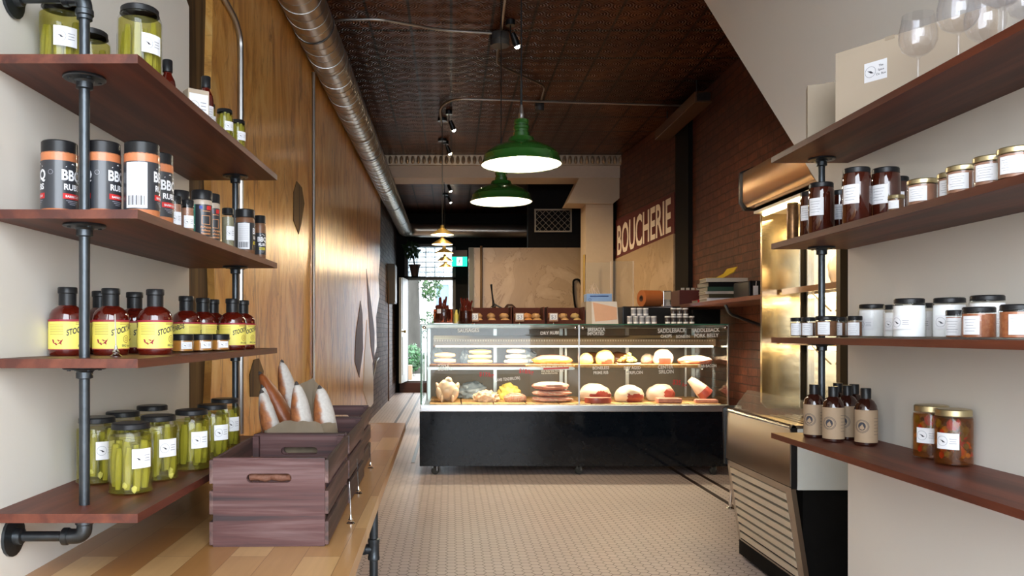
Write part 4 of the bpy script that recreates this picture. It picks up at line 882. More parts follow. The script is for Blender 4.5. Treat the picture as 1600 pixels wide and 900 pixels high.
# wine glasses and cartons on the top right shelf
z = RT[3]
def wine():
    o = [(0, .0), (.034, .0), (.035, .0015), (.02, .004), (.006, .008), (.0035, .02), (.0032, .06), (.006, .068), (.02, .074), (.034, .086), (.0415, .105), (.042, .125), (.037, .150), (.034, .168)]
    i = [(.0333, .168), (.0362, .150), (.0412, .125), (.0407, .105), (.0333, .0868), (.0195, .0752), (0, .072)]
    return MB().lathe(o + i, 28).data('wine_glass', crystal)
for x, y, l in ((1.105, 1.885, 'wine glass standing nearest the cardboard carton'), (1.105, 1.735, 'wine glass second along the shelf edge, taller in view'), (1.108, 1.60, 'wine glass at the shelf edge close to the right border'),
                (1.20, 1.79, 'wine glass in the back row between the first two'), (1.205, 1.66, 'wine glass in the back row nearest the right border')):
    tag(place_obj('wine_glass', cached('wine', wine), loc=(x, y, z + .0004)), l, 'wine glass', 'wine glasses on the top right shelf')
t = thing('leaning_carton', 'large flat tan carton with a white shop label on the top right shelf', 'box', (1.075, 2.23, z + .0004), math.atan2(-.33, .21))
b = MB(); b.box(0, .39, 0, .05, 0, .198, bev=.002); b.build('carton_body', carton, t)
b = MB(); b.box(.14, .165, -.0012, .02, .19, .1995); b.build('tape', carton_d, t)
b = MB(); mp = lambda p: (p[0] + .115, -.0006 - p[2], p[1] + .118); lab_patch(b, mp, .062, .052, 2, 0); lab_ring(b, mp, .015, .0012, -.014, 0, O1, 2); lab_poly(b, mp, [(-.022, .004), (-.012, .002), (-.005, -.005), (-.013, -.004)], O1, 1)
for k, s in enumerate(('The', 'Spice', 'Co. Box')): txt(b, mp, s, .008, .015, .009 - .011 * k, O1, 1, .01)
b.build('label', LM['shop'], t, flipfix=False)
t = thing('small_carton', 'small plain carton standing behind the large tan carton', 'box', (1.10, 2.46, z + .0004), R(-20)); MB().box(0, .12, 0, .05, 0, .182, bev=.002).build('carton_body', carton_d, t); MB().box(.05, .075, -.001, .051, .1815, .1835).build('tape', carton, t)
# ================================================================ WINDOW COUNTER
HC = CH - .514
t = thing('window_counter', 'long butcher block counter along the left wall on black pipe legs', 'counter', (0, 0, 0))
b = MB(); P = [(-.9045, -.3), (-.205, -.3), (-.217, 1.69), (-.262, 4.58), (-.9945, 4.58), (-.9945, 3.4), (-1.02, 2.76), (-.9045, 2.749)]
P = [(-.9045, -.3), (-.205, -.3), (-.217, 1.69), (-.262, 4.58), (-.9945, 4.58), (-.9945, 3.38), (-.9945, 2.7515), (-.9045, 2.7515)]
b.prism(P, HC - .038, HC, 'z'); b.build('worktop', butcher, t)
for y in (2.5, .5, 4.35):
    x = -.243 if y < 4 else -.62; b = MB(); zt = HC - .038
    b.tube([(x, y, .006), (x, y, zt)], .0135, 14)
    for z in (CH - .677,): b.lathe([(.0135, -.034), (.0185, -.032), (.019, -.024), (.0175, -.020), (.0175, .020), (.019, .024), (.0185, .032), (.0135, .034)], 16, (x, y, z)); b.tube([(x - .03, y, z), (x, y, z)], .0165, 12); b.lathe([(.0165, 0), (.019, .002), (.019, .01), (.0165, .012)], 12, (x - .036, y, z), ax=(1, 0, 0)); b.tube([(x - .06, y, z), (x - .03, y, z)], .0135, 10)
    b.build('leg', iron, t)
    for z0, s in ((0, 1),): b = MB(); b.lathe([(0, 0), (.042, 0), (.042, .006 * s), (.02, .009 * s), (.0175, .02 * s), (.0135, .022 * s)], 18, (x, y, z0)); b.build('leg_flange', iron, t)
    if y > 2: MB().tube([(x - .06, y, CH - .677), (-.88, y, CH - .677)], .0135, 10).build('cross_pipe', iron, t)
# ================================================================ CRATES, BREAD
def crate(x, y, rz, label):
    Wc, Lc, Hc = .268, .462, .214
    t = thing('wooden_crate', label, 'crate', (x, y, HC + .0005), rz, 'plum stained crates in a row on the counter')
    for k, yy in enumerate((0, Lc - .014)):
        b = MB(); b.prism([(0, 0), (Wc, 0), (Wc, Hc), (0, Hc)], yy, yy + .014, 'y', holes=[slot(Wc * .5, Hc * .77, .108, .022)])
        b.build('end_panel', crate_wood, t)
    for sx in (-.009, Wc):
        for i in range(3):
            z0 = .004 + i * .074; MB().box(sx, sx + .009, .0, Lc, z0, z0 + .056, bev=.0012).build('side_slat', crate_wood_y, t)
    for sx in (.0005, Wc - .0185):
        for yy in (.0145, Lc - .0325): MB().box(sx, sx + .018, yy, yy + .018, .008, Hc - .004).build('corner_post', crate_wood, t)
    for i in range(4): MB().box(.02 + i * .058, .02 + i * .058 + .052, .0145, Lc - .0145, .001, .008).build('base_slat', crate_wood_y, t)
    return t
c1 = crate(-.573, 1.915, R(1.6), 'front wooden crate, nearest the camera and empty'); c2 = crate(-.582, 2.385, R(.8), 'middle wooden crate holding the paper wrapped baguettes'); c3 = crate(-.600, 2.856, R(1.6), 'rear wooden crate, last of the row')
o = MB()
pts = [(-.052 + .013 * i, .020 + .002 * math.sin(i * 2), .1645 + .002 * math.sin(i * 1.7)) for i in range(9)]
o.tube([Vector(p) for p in pts], [.010 + .0016 * math.sin(i * 2.6) for i in range(9)], 10)
ro = o.build('rough_stick', pm('rough_brown_bark', (.09, .03, .015), .7, var=(60, (.22, .09, .05)), bmp=(90, .8)), loc=(-.573 + .134, 1.915 + .004, HC))
tag(ro, 'rough reddish brown stick lying behind the hand hole of the front crate', 'stick')
def bread_mat():
    m, nt, b = newmat('floured_baguette'); t = nt.nodes.new('ShaderNodeTexCoord'); sp = nt.nodes.new('ShaderNodeSeparateXYZ'); nt.links.new(t.outputs['Object'], sp.inputs[0])
    n = noi(nt, coords(nt), 28, 5, .6); n2 = noi(nt, coords(nt), 120, 3)
    # flour lies on the local -y face: distance from the centre line decides
    ax = math_(nt, 'ABSOLUTE', sp.outputs[0]); zz = math_(nt, 'MULTIPLY', sp.outputs[2], .03)
    k = math_(nt, 'ADD', math_(nt, 'ADD', ax, zz), math_(nt, 'MULTIPLY', math_(nt, 'SUBTRACT', n, .5), .022))
    k = math_(nt, 'ADD', k, math_(nt, 'MULTIPLY', sp.outputs[1], .55))
    fl = ramp(nt, k, [(.0215, (1, 1, 1)), (.029, (0, 0, 0))])
    crust = ramp(nt, n, [(.3, (.12, .03, .008)), (.6, (.33, .11, .03)), (.8, (.5, .22, .08))])
    nt.links.new(mixc(nt, fl, crust, mixc(nt, n2, (.62, .58, .53), (.42, .38, .34))), b.inputs['Base Color']); b.inputs['Roughness'].default_value = .65
    bump(nt, b, math_(nt, 'ADD', n, math_(nt, 'MULTIPLY', n2, .5)), .5, .004); return m
bread = bread_mat(); crust_m = pm('dark_baked_crust', (.13, .028, .008), .4, var=(30, (.34, .10, .025)), bmp=(60, .5))
burnt = plain('charred_tip', (.05, .04, .035), .6)
def baguette(base, tip, w, label, rz, m=bread):
    base, tip = Vector(base), Vector(tip); D = tip - base; L = D.length
    t = thing('baguette', label, 'bread', base, 0, 'baguettes standing in the middle crate')
    q = D.to_track_quat('Z', 'Y'); t.rotation_mode = 'QUATERNION'; t.rotation_quaternion = q @ Matrix.Rotation(rz, 3, 'Z').to_quaternion()
    b = MB(); rings = 16; prof = []
    for i in range(rings + 1):
        s = i / rings; r = w / 2 * (min(1, (s / .12 + .35) ** .5) if s < .08 else 1) * max(0.001, (1 - max(0, (s - .45) / .55) ** 2.2)) ** .62
        prof.append((r if i < rings else 0, L * s))
    prof = [(0, 0)] + prof
    b.lathe(prof, 20, (0, 0, 0), sy=.78)
    for v in b.bm.verts:
        f = 1 + .07 * noise.noise(v.co * 22 + Vector((w * 90, L * 10, 0))); v.co.x *= f; v.co.y *= f; v.co.x += .008 * math.sin(v.co.z * 9)
    b.build('loaf', m, t, angle=60)
    MB().lathe([(0, L + .002), (w * .055, L - .003), (w * .10, L - .010), (w * .05, L - .014)], 10).build('burnt_tip', burnt, t)
    return t
def BP(px, py, y): return (PX(px, y), y, PZ(py, y))
baguette(BP(470, 735, 2.68), BP(440, 562, 2.72), .082, 'tallest floured baguette with a grey tip, at the back', R(180), bread)
baguette((-.44, 2.60, .68), (-.628, 2.60, 1.006), .078, 'dark crusted baguette leaning left, its brown side to the front', R(0), crust_m)
baguette((-.505, 2.565, .66), (-.612, 2.57, .965), .056, 'short baguette end at the far left of the bunch', R(180))
baguette((-.515, 2.468, .66), (-.588, 2.462, .957), .078, 'floured baguette second from the left in the bunch', R(180))
baguette((-.445, 2.462, .66), BP(463, 596, 2.475), .082, 'broad floured baguette in the middle front of the bunch', R(180))
baguette(BP(516, 745, 2.49), BP(499, 602, 2.51), .084, 'floured baguette at the right end of the bunch', R(185))
# crumpled paper round the loaves
def sheet(name, label, pts_b, pts_t, m, depthf, thick=.0012):
    b = MB(); n = 26; rows = 7; G = []
    for j in range(rows + 1):
        row = []
        for i in range(n + 1):
            u = i / n * (len(pts_b) - 1); k = min(int(u), len(pts_b) - 2); f = u - k; B0 = Vector(pts_b[k]).lerp(Vector(pts_b[k + 1]), f); T0 = Vector(pts_t[k]).lerp(Vector(pts_t[k + 1]), f)
            p = B0.lerp(T0, j / rows); d = .010 * noise.noise(p * 16 + Vector((depthf, 0, 0))) + .006 * noise.noise(p * 40)
            row.append(b._v(p + Vector((d * .4, d * 1.3, d * .8))))
        G.append(row)
    for j in range(rows):
        for i in range(n): b.face([G[j][i], G[j][i + 1], G[j + 1][i + 1], G[j + 1][i]])
    bmesh.ops.solidify(b.bm, geom=b.bm.faces[:], thickness=thick)
    return tag(b.build(name, m, angle=25), label, 'paper')
y = 2.425
sheet('bread_paper', 'crumpled kraft paper wrapped around the front of the baguettes', [(-.553, 2.52, .70), (-.550, 2.412, .70), (-.50, 2.410, .70), (-.44, 2.410, .70), (-.36, 2.412, .70), (-.345, 2.50, .70)], [(-.585, 2.50, .865), (-.565, 2.412, .835), (-.51, 2.408, .862), (-.44, 2.406, .868), (-.395, 2.408, .858), (-.352, 2.46, .862)], kraft_bag, 1)
sheet('bread_paper', 'upright kraft paper flap rising behind the baguettes', [BP(460, 720, 2.79), BP(485, 720, 2.80), BP(515, 720, 2.79)], [BP(468, 600, 2.78), BP(490, 590, 2.80), BP(508, 625, 2.78)], kraft_bag, 4)
sheet('bread_paper', 'folded kraft paper at the left side of the baguettes', [(-.560, 2.72, .70), (-.560, 2.62, .70), (-.560, 2.535, .70)], [(-.600, 2.72, .87), (-.612, 2.62, .87), (-.606, 2.53, .868)], kraft_bag, 7)
def clip_stand(x, y, z, h, label, lean=0):
    t = thing('price_clip_stand', label, 'clip stand', (x, y, z + .0003), 0, 'small metal price clip stands')
    MB().lathe([(0, 0), (.0115, 0), (.012, .002), (.009, .0045), (.006, .007), (.007, .011), (.004, .016), (.0025, .024), (0, .024)], 18).build('base', chrome, t)
    MB().tube([(0, 0, .02), (lean * .4, 0, h * .55), (lean, 0, h)], [.0016, .0018, .0011], 7).build('pin', chrome, t)
clip_stand(-.271, 2.15, HC, .115, 'metal clip stand on the counter nearest the camera', -.004)
clip_stand(-.297, 2.55, HC, .112, 'metal clip stand in the middle of the three on the counter', -.005)
clip_stand(-.307, 3.03, HC, .104, 'farthest metal clip stand on the counter', -.004)
clip_stand(-.705, 1.675, LT[1], .09, 'metal clip stand in front of the sauce bottles on the shelf', -.002)
# ================================================================ DISPLAY CASE
CX0, CX1, CY0, CY1 = -.245, 2.215, 6.36, 7.25; GB, GT = PZ(632, CY0), 1.205
t = thing('display_case', 'long black refrigerated meat display case with glass front on castors', 'display case', (0, 0, 0)); case = t
b = MB(); b.box(CX0 - .008, CX1 + .03, CY0 + .0, CY1, .068, GB - .055, bev=.004); b.build('base_cabinet', black_gl, t)
for x, y in ((PX(680, 6.42), 6.40), (PX(903, 6.42), 6.40), (2.1, 6.40), (PX(682, 7.1), 7.1), (2.1, 7.1)):
    b = MB(); b.lathe([(0, -.014), (.029, -.014), (.032, -.008), (.032, .008), (.029, .014), (0, .014)], 16, (x, y - .015, .0325), ax=(.45, -.9, 0)); w = b.build('castor', plain('castor_rubber', (.03, .035, .035), .35), t)
    b = MB(); b.prism([(-.02, .033), (.02, .033), (.022, .068), (-.022, .068)], -.018, -.015, 'x'); b.prism([(-.02, .033), (.02, .033), (.022, .068), (-.022, .068)], .015, .018, 'x'); b.build('castor_fork', chrome, w, loc=(x, y - .015, 0))
b = MB(); b.box(CX0, CX1, CY0 - .035, CY0 + .03, GB - .055, GB - .002, bev=.006); b.box(CX0, CX1, CY0 - .04, CY0 - .03, GB - .05, GB - .035); b.build('front_ledge', alu, t)
b = MB(); b.box(CX0 + .02, CX1 - .02, CY0 + .03, CY1 - .03, GB - .05, GB - .015); b.build('deck_tray', steel, t)
xm = PX(904.5, CY0)
for a, c in ((CX0 + .012, xm - .006), (xm + .006, CX1 - .012)): MB().box(a, c, CY0 - .012, CY0 - .006, GB - .002, GT - .006).build('front_glass', case_glass, t)
for x in (CX0 + .003, CX1 - .009): MB().box(x, x + .006, CY0, CY1 - .02, GB, GT - .006).build('side_glass', case_glass, t)
MB().box(CX0, CX1, CY0 - .012, CY1 - .3, GT - .006, GT).build('top_glass', case_glass, t)
b = MB(); b.box(CX0, CX1, CY0 - .014, CY0 - .0125, GT - .008, GT + .001); b.box(CX0 - .001, CX0 + .011, CY0 - .014, CY0 - .004, GB, GT); b.box(CX0 - .001, CX0 + .003, CY0, CY1 - .02, GT - .006, GT + .001); b.build('glass_edge', case_edge, t)
for a, c in ((xm - .006, xm + .006), (CX1 - .012, CX1 - .002)): MB().box(a, c, CY0 - .014, CY0 + .004, GB - .002, GT).build('glass_joint', alu, t)
for x in (CX0 + .03, xm - .03, xm + .03, CX1 - .03): b = MB(); b.lathe([(0, 0), (.014, 0), (.014, .012), (.009, .016), (0, .018)], 14, (x, CY0 - .012, GT - .028), ax=(0, -1, 0)); b.build('glass_clamp', chrome, t)
MB().box(CX0, CX1, CY1 - .31, CY1, GT - .03, GT + .001, bev=.003).build('rear_top', steel, t)
inner_back = plain('case_back_panel', (.16, .13, .10), .35)
b = MB(); b.box(CX0 + .02, CX1 - .02, CY1 - .03, CY1 - .015, GB - .05, GT - .03); b.build('back_panel', inner_back, t)
for i in range(5): x = CX0 + .03 + i * (CX1 - CX0 - .07) / 4; MB().box(x, x + .03, CY1 - .045, CY1 - .03, GB - .015, GT - .03).build('back_mullion', alu, t)
SH = PZ(569, 6.7); SY0, SY1 = 6.60, 7.10
for i, (a, c) in enumerate(((CX0 + .06, .62), (.62, xm), (xm, CX1 - .14))):
    b = MB(); b.box(a + .004, c - .004, SY0, SY1, SH - .024, SH, bev=.003); b.build('shelf_board', board_wood if i else brown_board, t)
b = MB(); b.box(CX0 + .05, xm - .01, SY0 - .015, SY0, SH - .042, SH - .020); b.build('shelf_rail', alu, t)
for x in (CX0 + .05, xm, CX1 - .13): b = MB(); b.box(x - .008, x + .008, SY1 - .02, SY1, GB - .015, GT - .03); b.box(x - .006, x + .006, SY0 + .02, SY1, SH - .04, SH - .024); b.build('shelf_support', alu, t)
for i in range(9):
    a = CX0 + .07 + i * .262; MB().box(a, a + .252, CY0 + .05, CY1 - .1, GB - .015, GB + .002, bev=.002).build('deck_board', board_wood, t)
# canopy with light tube
LX0, LX1 = PX(677, 6.62), PX(1117, 6.62); z1, z0_ = PZ(530, 6.62), PZ(542, 6.62)
b = MB(); b.prism([(6.60, z1), (6.60, z0_ + .012), (6.66, z0_), (6.80, z0_), (6.80, z1 + .03)], LX0, LX1, 'x'); b.build('light_canopy', plain('beige_canopy', (.34, .22, .14), .35), t)
b = MB()
for i in range(110): x = LX0 + .01 + i * (LX1 - LX0 - .02) / 110; b.box(x, x + .008, 6.594, 6.60, z1 - .018, z1 - .004)
b.build('canopy_ribs', plain('cream_rib', (.7, .55, .38), .4), t)
MB().tube([(LX0 + .02, 6.605, z0_ + .004), (LX1 - .02, 6.605, z0_ + .004)], .0075, 8).build('light_tube', tube_m, t)
MB().tube([(LX0 + .02, 6.64, GT - .03), (LX1 + .02, 6.64, GT - .03)], .004, 8).build('upper_rod', alu, t)
area('case_light', ((LX0 + LX1) / 2, 6.63, z0_ - .012), (R(0), 0, 0), LX1 - LX0, .05, 13, (1, .80, .56))
area('case_shelf_light', ((LX0 + LX1) / 2, 6.59, SH - .046), (R(18), 0, 0), LX1 - LX0, .03, 5, (1, .80, .56))
# marker writing on the glass
def writing(s, px, py, hpx, m, sq=1, rot=.03):
    y = CY0 - .0125; h = hpx * y / F; b = MB(); c, sn = math.cos(rot), math.sin(rot); X, Z = PX(px, y), PZ(py, y)
    b.mesh(s, h * 1.35, lambda p: (X + p[0] * c - p[1] * sn, y - p[2], Z + p[0] * sn + p[1] * c - h / 2), 0, .018, squeeze=sq); o = b.build('marker_writing', m, case, flipfix=False); return o
for a in (('SAUSAGES', 732, 516, 6, marker_w, .9), ('DRY RUB!', 859, 520, 5, marker_w, 1.0), ('BRESAOLA', 932, 514.5, 6, marker_w, .7), ('IMPORTED', 931, 521, 5.5, marker_w, .75), ('SADDLEBACK', 1050, 516, 7, marker_w, .75), ('CHOPS', 1041, 525, 5, marker_w, .8), ('BONE-IN', 1067, 525.5, 5, marker_w, .8),
          ('SADDLEBACK', 1103, 515.5, 6, marker_w, .85), ('PORK BELLY', 1104, 524, 6, marker_w, .85), ('BONELESS', 939, 574.5, 5, marker_w, .85), ('PRIME RIB', 939, 582, 5, marker_w, .8), ('DRY AGED', 988, 574.5, 5, marker_w, .8), ('STRIPLOIN', 991, 582, 5, marker_w, .85),
          ('CENTER', 1040, 573, 6, marker_w, .8), ('SIRLOIN', 1041, 580.5, 6, marker_w, .8), ('SLAB BACON', 1105, 571.5, 4.5, marker_w, .8), ('(LAMB TENDERLOIN)', 793, 592, 5, marker_w, .62, .10), ('MAPLE', 693, 571, 5, marker_w, .9), ('BREAKFAST', 697, 576.5, 4.5, marker_w, .8),
          ('$17/kg', 760, 585, 7, marker_r, .9, -.08), ('$18/kg', 822, 580, 7, marker_r, .9, -.12), ('$35', 1057, 597, 8, marker_r, .8, -.1), ('/kg', 1069, 601, 6, marker_r, .8, -.1)): writing(*a)
b = MB(); yy = CY0 - .013
for r_, (py, x0p, x1p) in enumerate(((569, 845, 895), (573, 845, 890), (580, 846, 882), (583.5, 846, 872))):
    for k in range(5):
        a = x0p + (x1p - x0p) * k / 5; e = x0p + (x1p - x0p) * (k + .75) / 5
        b.tube([(PX(a + (e - a) * i / 7, yy), yy, PZ(py - (a - x0p) * .02 + (1.1 if i % 2 else -1.1), yy)) for i in range(8)], .0022, 4)
b.build('marker_notes', marker_w, case)
b = MB(); b.prism([(PX(849, yy), PZ(577.5, yy)), (PX(889, yy), PZ(576, yy)), (PX(889, yy), PZ(573.5, yy)), (PX(849, yy), PZ(575, yy))], yy - .001, yy, 'y'); b.build('red_marker_block', marker_r, case)
# ---------------------------------------------------------------- meat
fat = pm('creamy_fat', (.60, .44, .34), .4, 0, var=(14, (.74, .62, .54)), bmp=(30, .2), coat=.25); lean = pm('red_lean_meat', (.26, .030, .022), .35, 0, var=(22, (.42, .09, .07)), bmp=(40, .2), coat=.3)
pink = pm('pink_raw_meat', (.46, .10, .08), .35, 0, var=(30, (.66, .36, .29)), bmp=(34, .3), coat=.3); skin = pm('pale_poultry_skin', (.68, .46, .34), .4, 0, var=(12, (.78, .60, .48)), bmp=(50, .3), coat=.25)
yfat = pm('golden_fat', (.72, .42, .10), .4, 0, var=(18, (.80, .62, .26)), bmp=(40, .3), coat=.25); choc = pm('dark_smoked_meat', (.10, .035, .016), .4, 0, var=(10, (.24, .10, .04)), bmp=(30, .3), coat=.2)
saus = pm('sausage_casing', (.42, .23, .11), .35, 0, var=(20, (.64, .44, .26)), bmp=(40, .2), coat=.3); lem = pm('yellow_citrus', (.75, .58, .10), .45, 0, var=(20, (.8, .7, .25)))
brn = pm('seared_orange', (.50, .19, .05), .4, 0, var=(18, (.66, .34, .12)), bmp=(50, .3), coat=.25)
DK = GB + .0025
def meat(name, label, cat, px, pyb, w, h, y, mats, pick=None, amp=.14, seed=1, dep=None, base=None, rz=0, fr=2, flat=.55, group=None):
    base = DK if base is None else base; wx = w * y / F / 2; hz = h * y / F / 2 / (1 + flat) * 2; d = dep or wx * .8
    b = MB(); b.blob((0, 0, hz * flat), (wx, d, hz), seed, amp, fr, 4, pick=pick, flat=flat); zmin = min(v.co.z for v in b.bm.verts)
    bmesh.ops.translate(b.bm, verts=b.bm.verts[:], vec=(0, 0, -zmin))
    o = b.build(name, mats, loc=(PX(px, y), y, base + .0006), rot=(0, 0, rz), angle=70); return tag(o, label, cat, group)
def cut(x0=-.2, x1=1, z1=.35, sy=-.45): return lambda u: 1 if (u.y < sy and x0 < u.x < x1 and u.z < z1 + .15 * math.sin(u.x * 5)) else 0
FY = 6.60
b = MB(); b.blob((0, 0, .085), (.085, .075, .088), 3, .10, 2, 4)
for sx in (-1, 1): b.blob((sx * .062, -.045, .055), (.030, .034, .058), 5 + sx, .08, 2, 3, rot=(sx * .35, 'Y')); b.blob((sx * .045, -.078, .020), (.014, .016, .030), 8 + sx, .05, 2, 3); b.blob((sx * .078, .01, .105), (.020, .035, .045), 11 + sx, .08, 2, 3, rot=(sx * .3, 'Y'))
b.blob((.01, -.01, .165), (.030, .030, .030), 15, .1, 2, 3)
zm = min(v.co.z for v in b.bm.verts); tag(b.build('whole_chicken', skin, loc=(PX(699, FY), FY, DK - zm + .0005), angle=70), 'pale pink whole dressed bird at the left end of the bottom deck', 'meat')
meat('chicken_pieces', 'pale raw poultry pieces on the bottom deck beside the bird', 'meat', 760, 628, 38, 17, FY, [skin], amp=.35, seed=5, fr=4)
o = meat('bacon_slices', 'flat pink sliced bacon right of the poultry pieces', 'meat', 805, 628, 36, 14, FY, [pink, fat], pick=lambda u: int((u.z * 7 + u.x * 1.5) % 2 < .8), amp=.1, seed=8)
meat('yellow_fruit_pile', 'yellow lumpy pile behind the sliced bacon', 'food', 795, 610, 34, 24, 6.85, [lem], amp=.3, seed=9, fr=3)
for k, (hh, l) in enumerate(((.048, 'lowest of three stacked pink ribs slabs left of the glass joint'), (.048, 'middle of three stacked pink ribs slabs left of the glass joint'), (.06, 'topmost of three stacked pink ribs slabs left of the glass joint'))):
    b = MB(); b.blob((0, 0, 0), (.168 - .008 * k, .12, hh * .62), 20 + k, .14, 3, 4, pick=lambda u, k=k: int(u.z > .45) if k == 2 else int((u.z * 3 + u.x * 2) % 2 < .55), flat=.75)
    zm = min(v.co.z for v in b.bm.verts); o = b.build('rib_slab', [pink, fat], loc=(PX(864 - k * 2, FY), FY, DK - zm + .0005 + k * .050), angle=70); tag(o, l, 'meat', 'stacked rib slabs')
meat('rib_roast', 'big white fatted roast with dark red face right of the glass joint', 'meat', 929, 617, 50, 27, 6.68, [fat, lean], cut(-.45, 1, .25, -.35), amp=.1, seed=31, base=DK + .0, dep=.10)
b = MB(); b.lathe([(0, 0), (.108, 0), (.112, .02), (.108, .042), (0, .044)], 24, (0, 0, 0), mi=[0, 0, 0, 1], sy=.6); tag(b.build('thick_steak', [lean, pink], loc=(PX(934, 6.5), 6.49, DK + .0006)), 'thick round steak lying in front of the biggest roast', 'meat')
meat('striploin_roast', 'white fatted roast with two dark red lobes at the middle of the deck', 'meat', 983, 626, 46, 26, FY, [fat, lean], lambda u: 1 if (u.y < -.42 and u.z < .1 + .18 * abs(math.sin(u.x * 4)) and u.x > -.3) else 0, amp=.1, seed=33)
meat('sirloin_roast', 'roast with large oval red cut face, third from the right', 'meat', 1032, 617, 46, 26, 6.70, [fat, lean], cut(-.1, .95, .45, -.3), amp=.1, seed=36, rz=R(12))
b = MB(); b.box(-.10, .10, -.055, .055, 0, .04, 0, bev=.012); tag(b.build('meat_slab', [pink], loc=(PX(1044, 6.5), 6.49, DK + .0006)), 'rectangular slab of marbled meat before the oval faced roast', 'meat')
b = MB(); b.tube([(.06, 0, .045), (.02, 0, .09), (-.045, .01, .155), (-.075, .015, .18)], [.065, .058, .038, .026], 16, 0)
for f in b.bm.faces:
    c = f.calc_center_median(); f.material_index = 1 if (c.y < -.015 and c.z < .12 and c.x > -.01) else 0
for v in b.bm.verts: v.co *= 1 + .06 * noise.noise(v.co * 30); v.co.z = max(v.co.z, 0.0)
tag(b.build('lamb_shank', [fat, lean], loc=(PX(1092, 6.66), 6.66, DK + .0006), angle=70), 'leg shank leaning upright at the right end of the deck', 'meat')
b = MB(); b.box(-.09, .09, -.05, .05, 0, .028, 0, bev=.01); tag(b.build('meat_slab', [pink], loc=(PX(1103, 6.5), 6.50, DK + .0006), rot=(0, 0, R(-8))), 'thin slab of meat in front of the leg shank', 'meat')
sb = SH + .0005; UY = 6.74
def link(px, py, w, th, y, m, label, base, nm='sausage_coil', cat='sausage', bendz=0):
    L = w * y / F; r = th * y / F / 2; b = MB(); n = 12; pts = []; rs = []
    for i in range(n + 1): s = i / n; pts.append((-L / 2 + L * s, .01 * math.sin(s * 3), r + bendz * (1 - 4 * (s - .5) ** 2))); rs.append(r * max(.3, math.sin(PI * (.06 + .88 * s))) ** .5)
    b.tube(pts, rs, 12); zm = min(v.co.z for v in b.bm.verts); return tag(b.build(nm, m, loc=(PX(px, y), y, base - zm + .0004), angle=70), label, cat)
link(695, 567, 34, 9, UY, saus, 'lower fat sausage at the left end of the case shelf', sb); link(695, 558, 32, 9, UY, saus, 'upper fat sausage at the left end of the case shelf', sb + .0495)
for k in range(3): link(750, 565 - 7 * k, 38 - k * 2, 7.5, UY, plain('yellow_casing', (.70, .54, .16), .35, coat=.3), ('lowest', 'middle', 'topmost')[k] + ' of three yellowish sausages beside the left fat pair', sb + .0410 * k)
for k in range(3): link(806, 565 - 6 * k, 36 - k * 4, 7.5, UY, plain('cream_casing', (.74, .64, .44), .35, coat=.3), ('lowest', 'middle', 'topmost')[k] + ' of three cream sausages before the long orange tray', sb + .0410 * k + (.006 if k == 2 else 0))
b = MB(); b.blob((0, 0, 0), (.17, .08, .045), 50, .08, 3, 4, flat=.7, pick=lambda u: int(u.z > .35)); zm = min(v.co.z for v in b.bm.verts); tag(b.build('pork_loin', [brn, pink], loc=(PX(863, UY), UY, sb - zm), angle=70), 'long orange pork piece just left of the glass joint', 'meat')
meat('cured_ham', 'yellow fatted ham at the left of the right hand shelf', 'meat', 916, 572, 21, 17, UY, [yfat], amp=.1, seed=61, base=sb); meat('cured_ham', 'rounder orange ham with a dark red cut face', 'meat', 945, 573, 29, 22, UY, [yfat, lean], cut(-.5, .8, -.1, -.45), amp=.1, seed=62, base=sb)
t = thing('offal_tray', 'tray heaped with orange and yellow nuggets on the upper shelf', 'tray', (PX(980, UY), UY, sb + .0004))
MB().prism([(-.10, .012), (-.085, 0), (.085, 0), (.10, .012), (.096, .012), (.082, .003), (-.082, .003), (-.096, .012)], -.07, .07, 'y').build('tray_dish', paper_w, t); b = MB(); rr = random.Random(4)
for i in range(60): a = rr.uniform(0, 6.28); q = rr.uniform(0, 1) ** .6; s = rr.uniform(.012, .02); b.blob((.075 * q * math.cos(a), .05 * q * math.sin(a), .028 + .07 * (1 - q) * rr.uniform(.3, 1)), (s, s, s * .8), i, .2, 2, 1, mi=0 if .075 * q * math.cos(a) < .0 and rr.random() < .75 else 1)
stuff(b.build('nuggets', [brn, lem], t))
meat('pork_joint', 'small white joint of pork behind the big white roast', 'meat', 1012, 570, 22, 15, 6.86, [fat, pink], cut(-.6, .6, -.2), amp=.1, seed=64, base=sb); meat('pork_roast', 'bright white rolled roast with red end on the upper shelf', 'meat', 1036, 573, 31, 24, UY, [fat, lean], lambda u: int(u.y < -.4 and u.z < .05 and abs(u.x) < .6), amp=.06, seed=65, base=sb)
b = MB(); b.blob((0, 0, 0), (.145, .11, .045), 70, .16, 2.4, 4, flat=.6, pick=lambda u: int(u.z < .25 and u.y < .3)); zm = min(v.co.z for v in b.bm.verts); tag(b.build('pork_belly', [fat, pink], loc=(PX(1086, UY), UY, sb - zm), angle=70), 'flat slab of pork belly at the right end of the case shelf', 'meat')
for px, w, m, l in ((925, 34, choc, 'dark smoked joint behind the yellow ham'), (965, 38, choc, 'brown smoked joint behind the nugget tray')): meat('smoked_joint', l, 'meat', px, 560, w, 17, 6.98, [m], amp=.12, seed=px, base=sb)
gb_ = pm('blue_grey_plastic_wrap', (.12, .17, .24), .2, 0, var=(14, (.35, .42, .5)), coat=.5, bmp=(18, .6))
for px, w, h, y, base, l in ((738, 46, 26, 6.96, DK, 'blue grey wrapped parcel at the back of the bottom deck'), (683, 20, 24, 7.0, sb, 'grey wrapped parcel behind the left fat sausages'), (728, 18, 20, 6.98, sb, 'grey wrapped parcel between the two sausage piles'), (815, 44, 22, 6.98, sb, 'bluish wrapped parcel behind the cream sausages')): meat('wrapped_parcel', l, 'parcel', px, 560, w, h, y, [gb_], amp=.3, seed=px, base=base, fr=4)
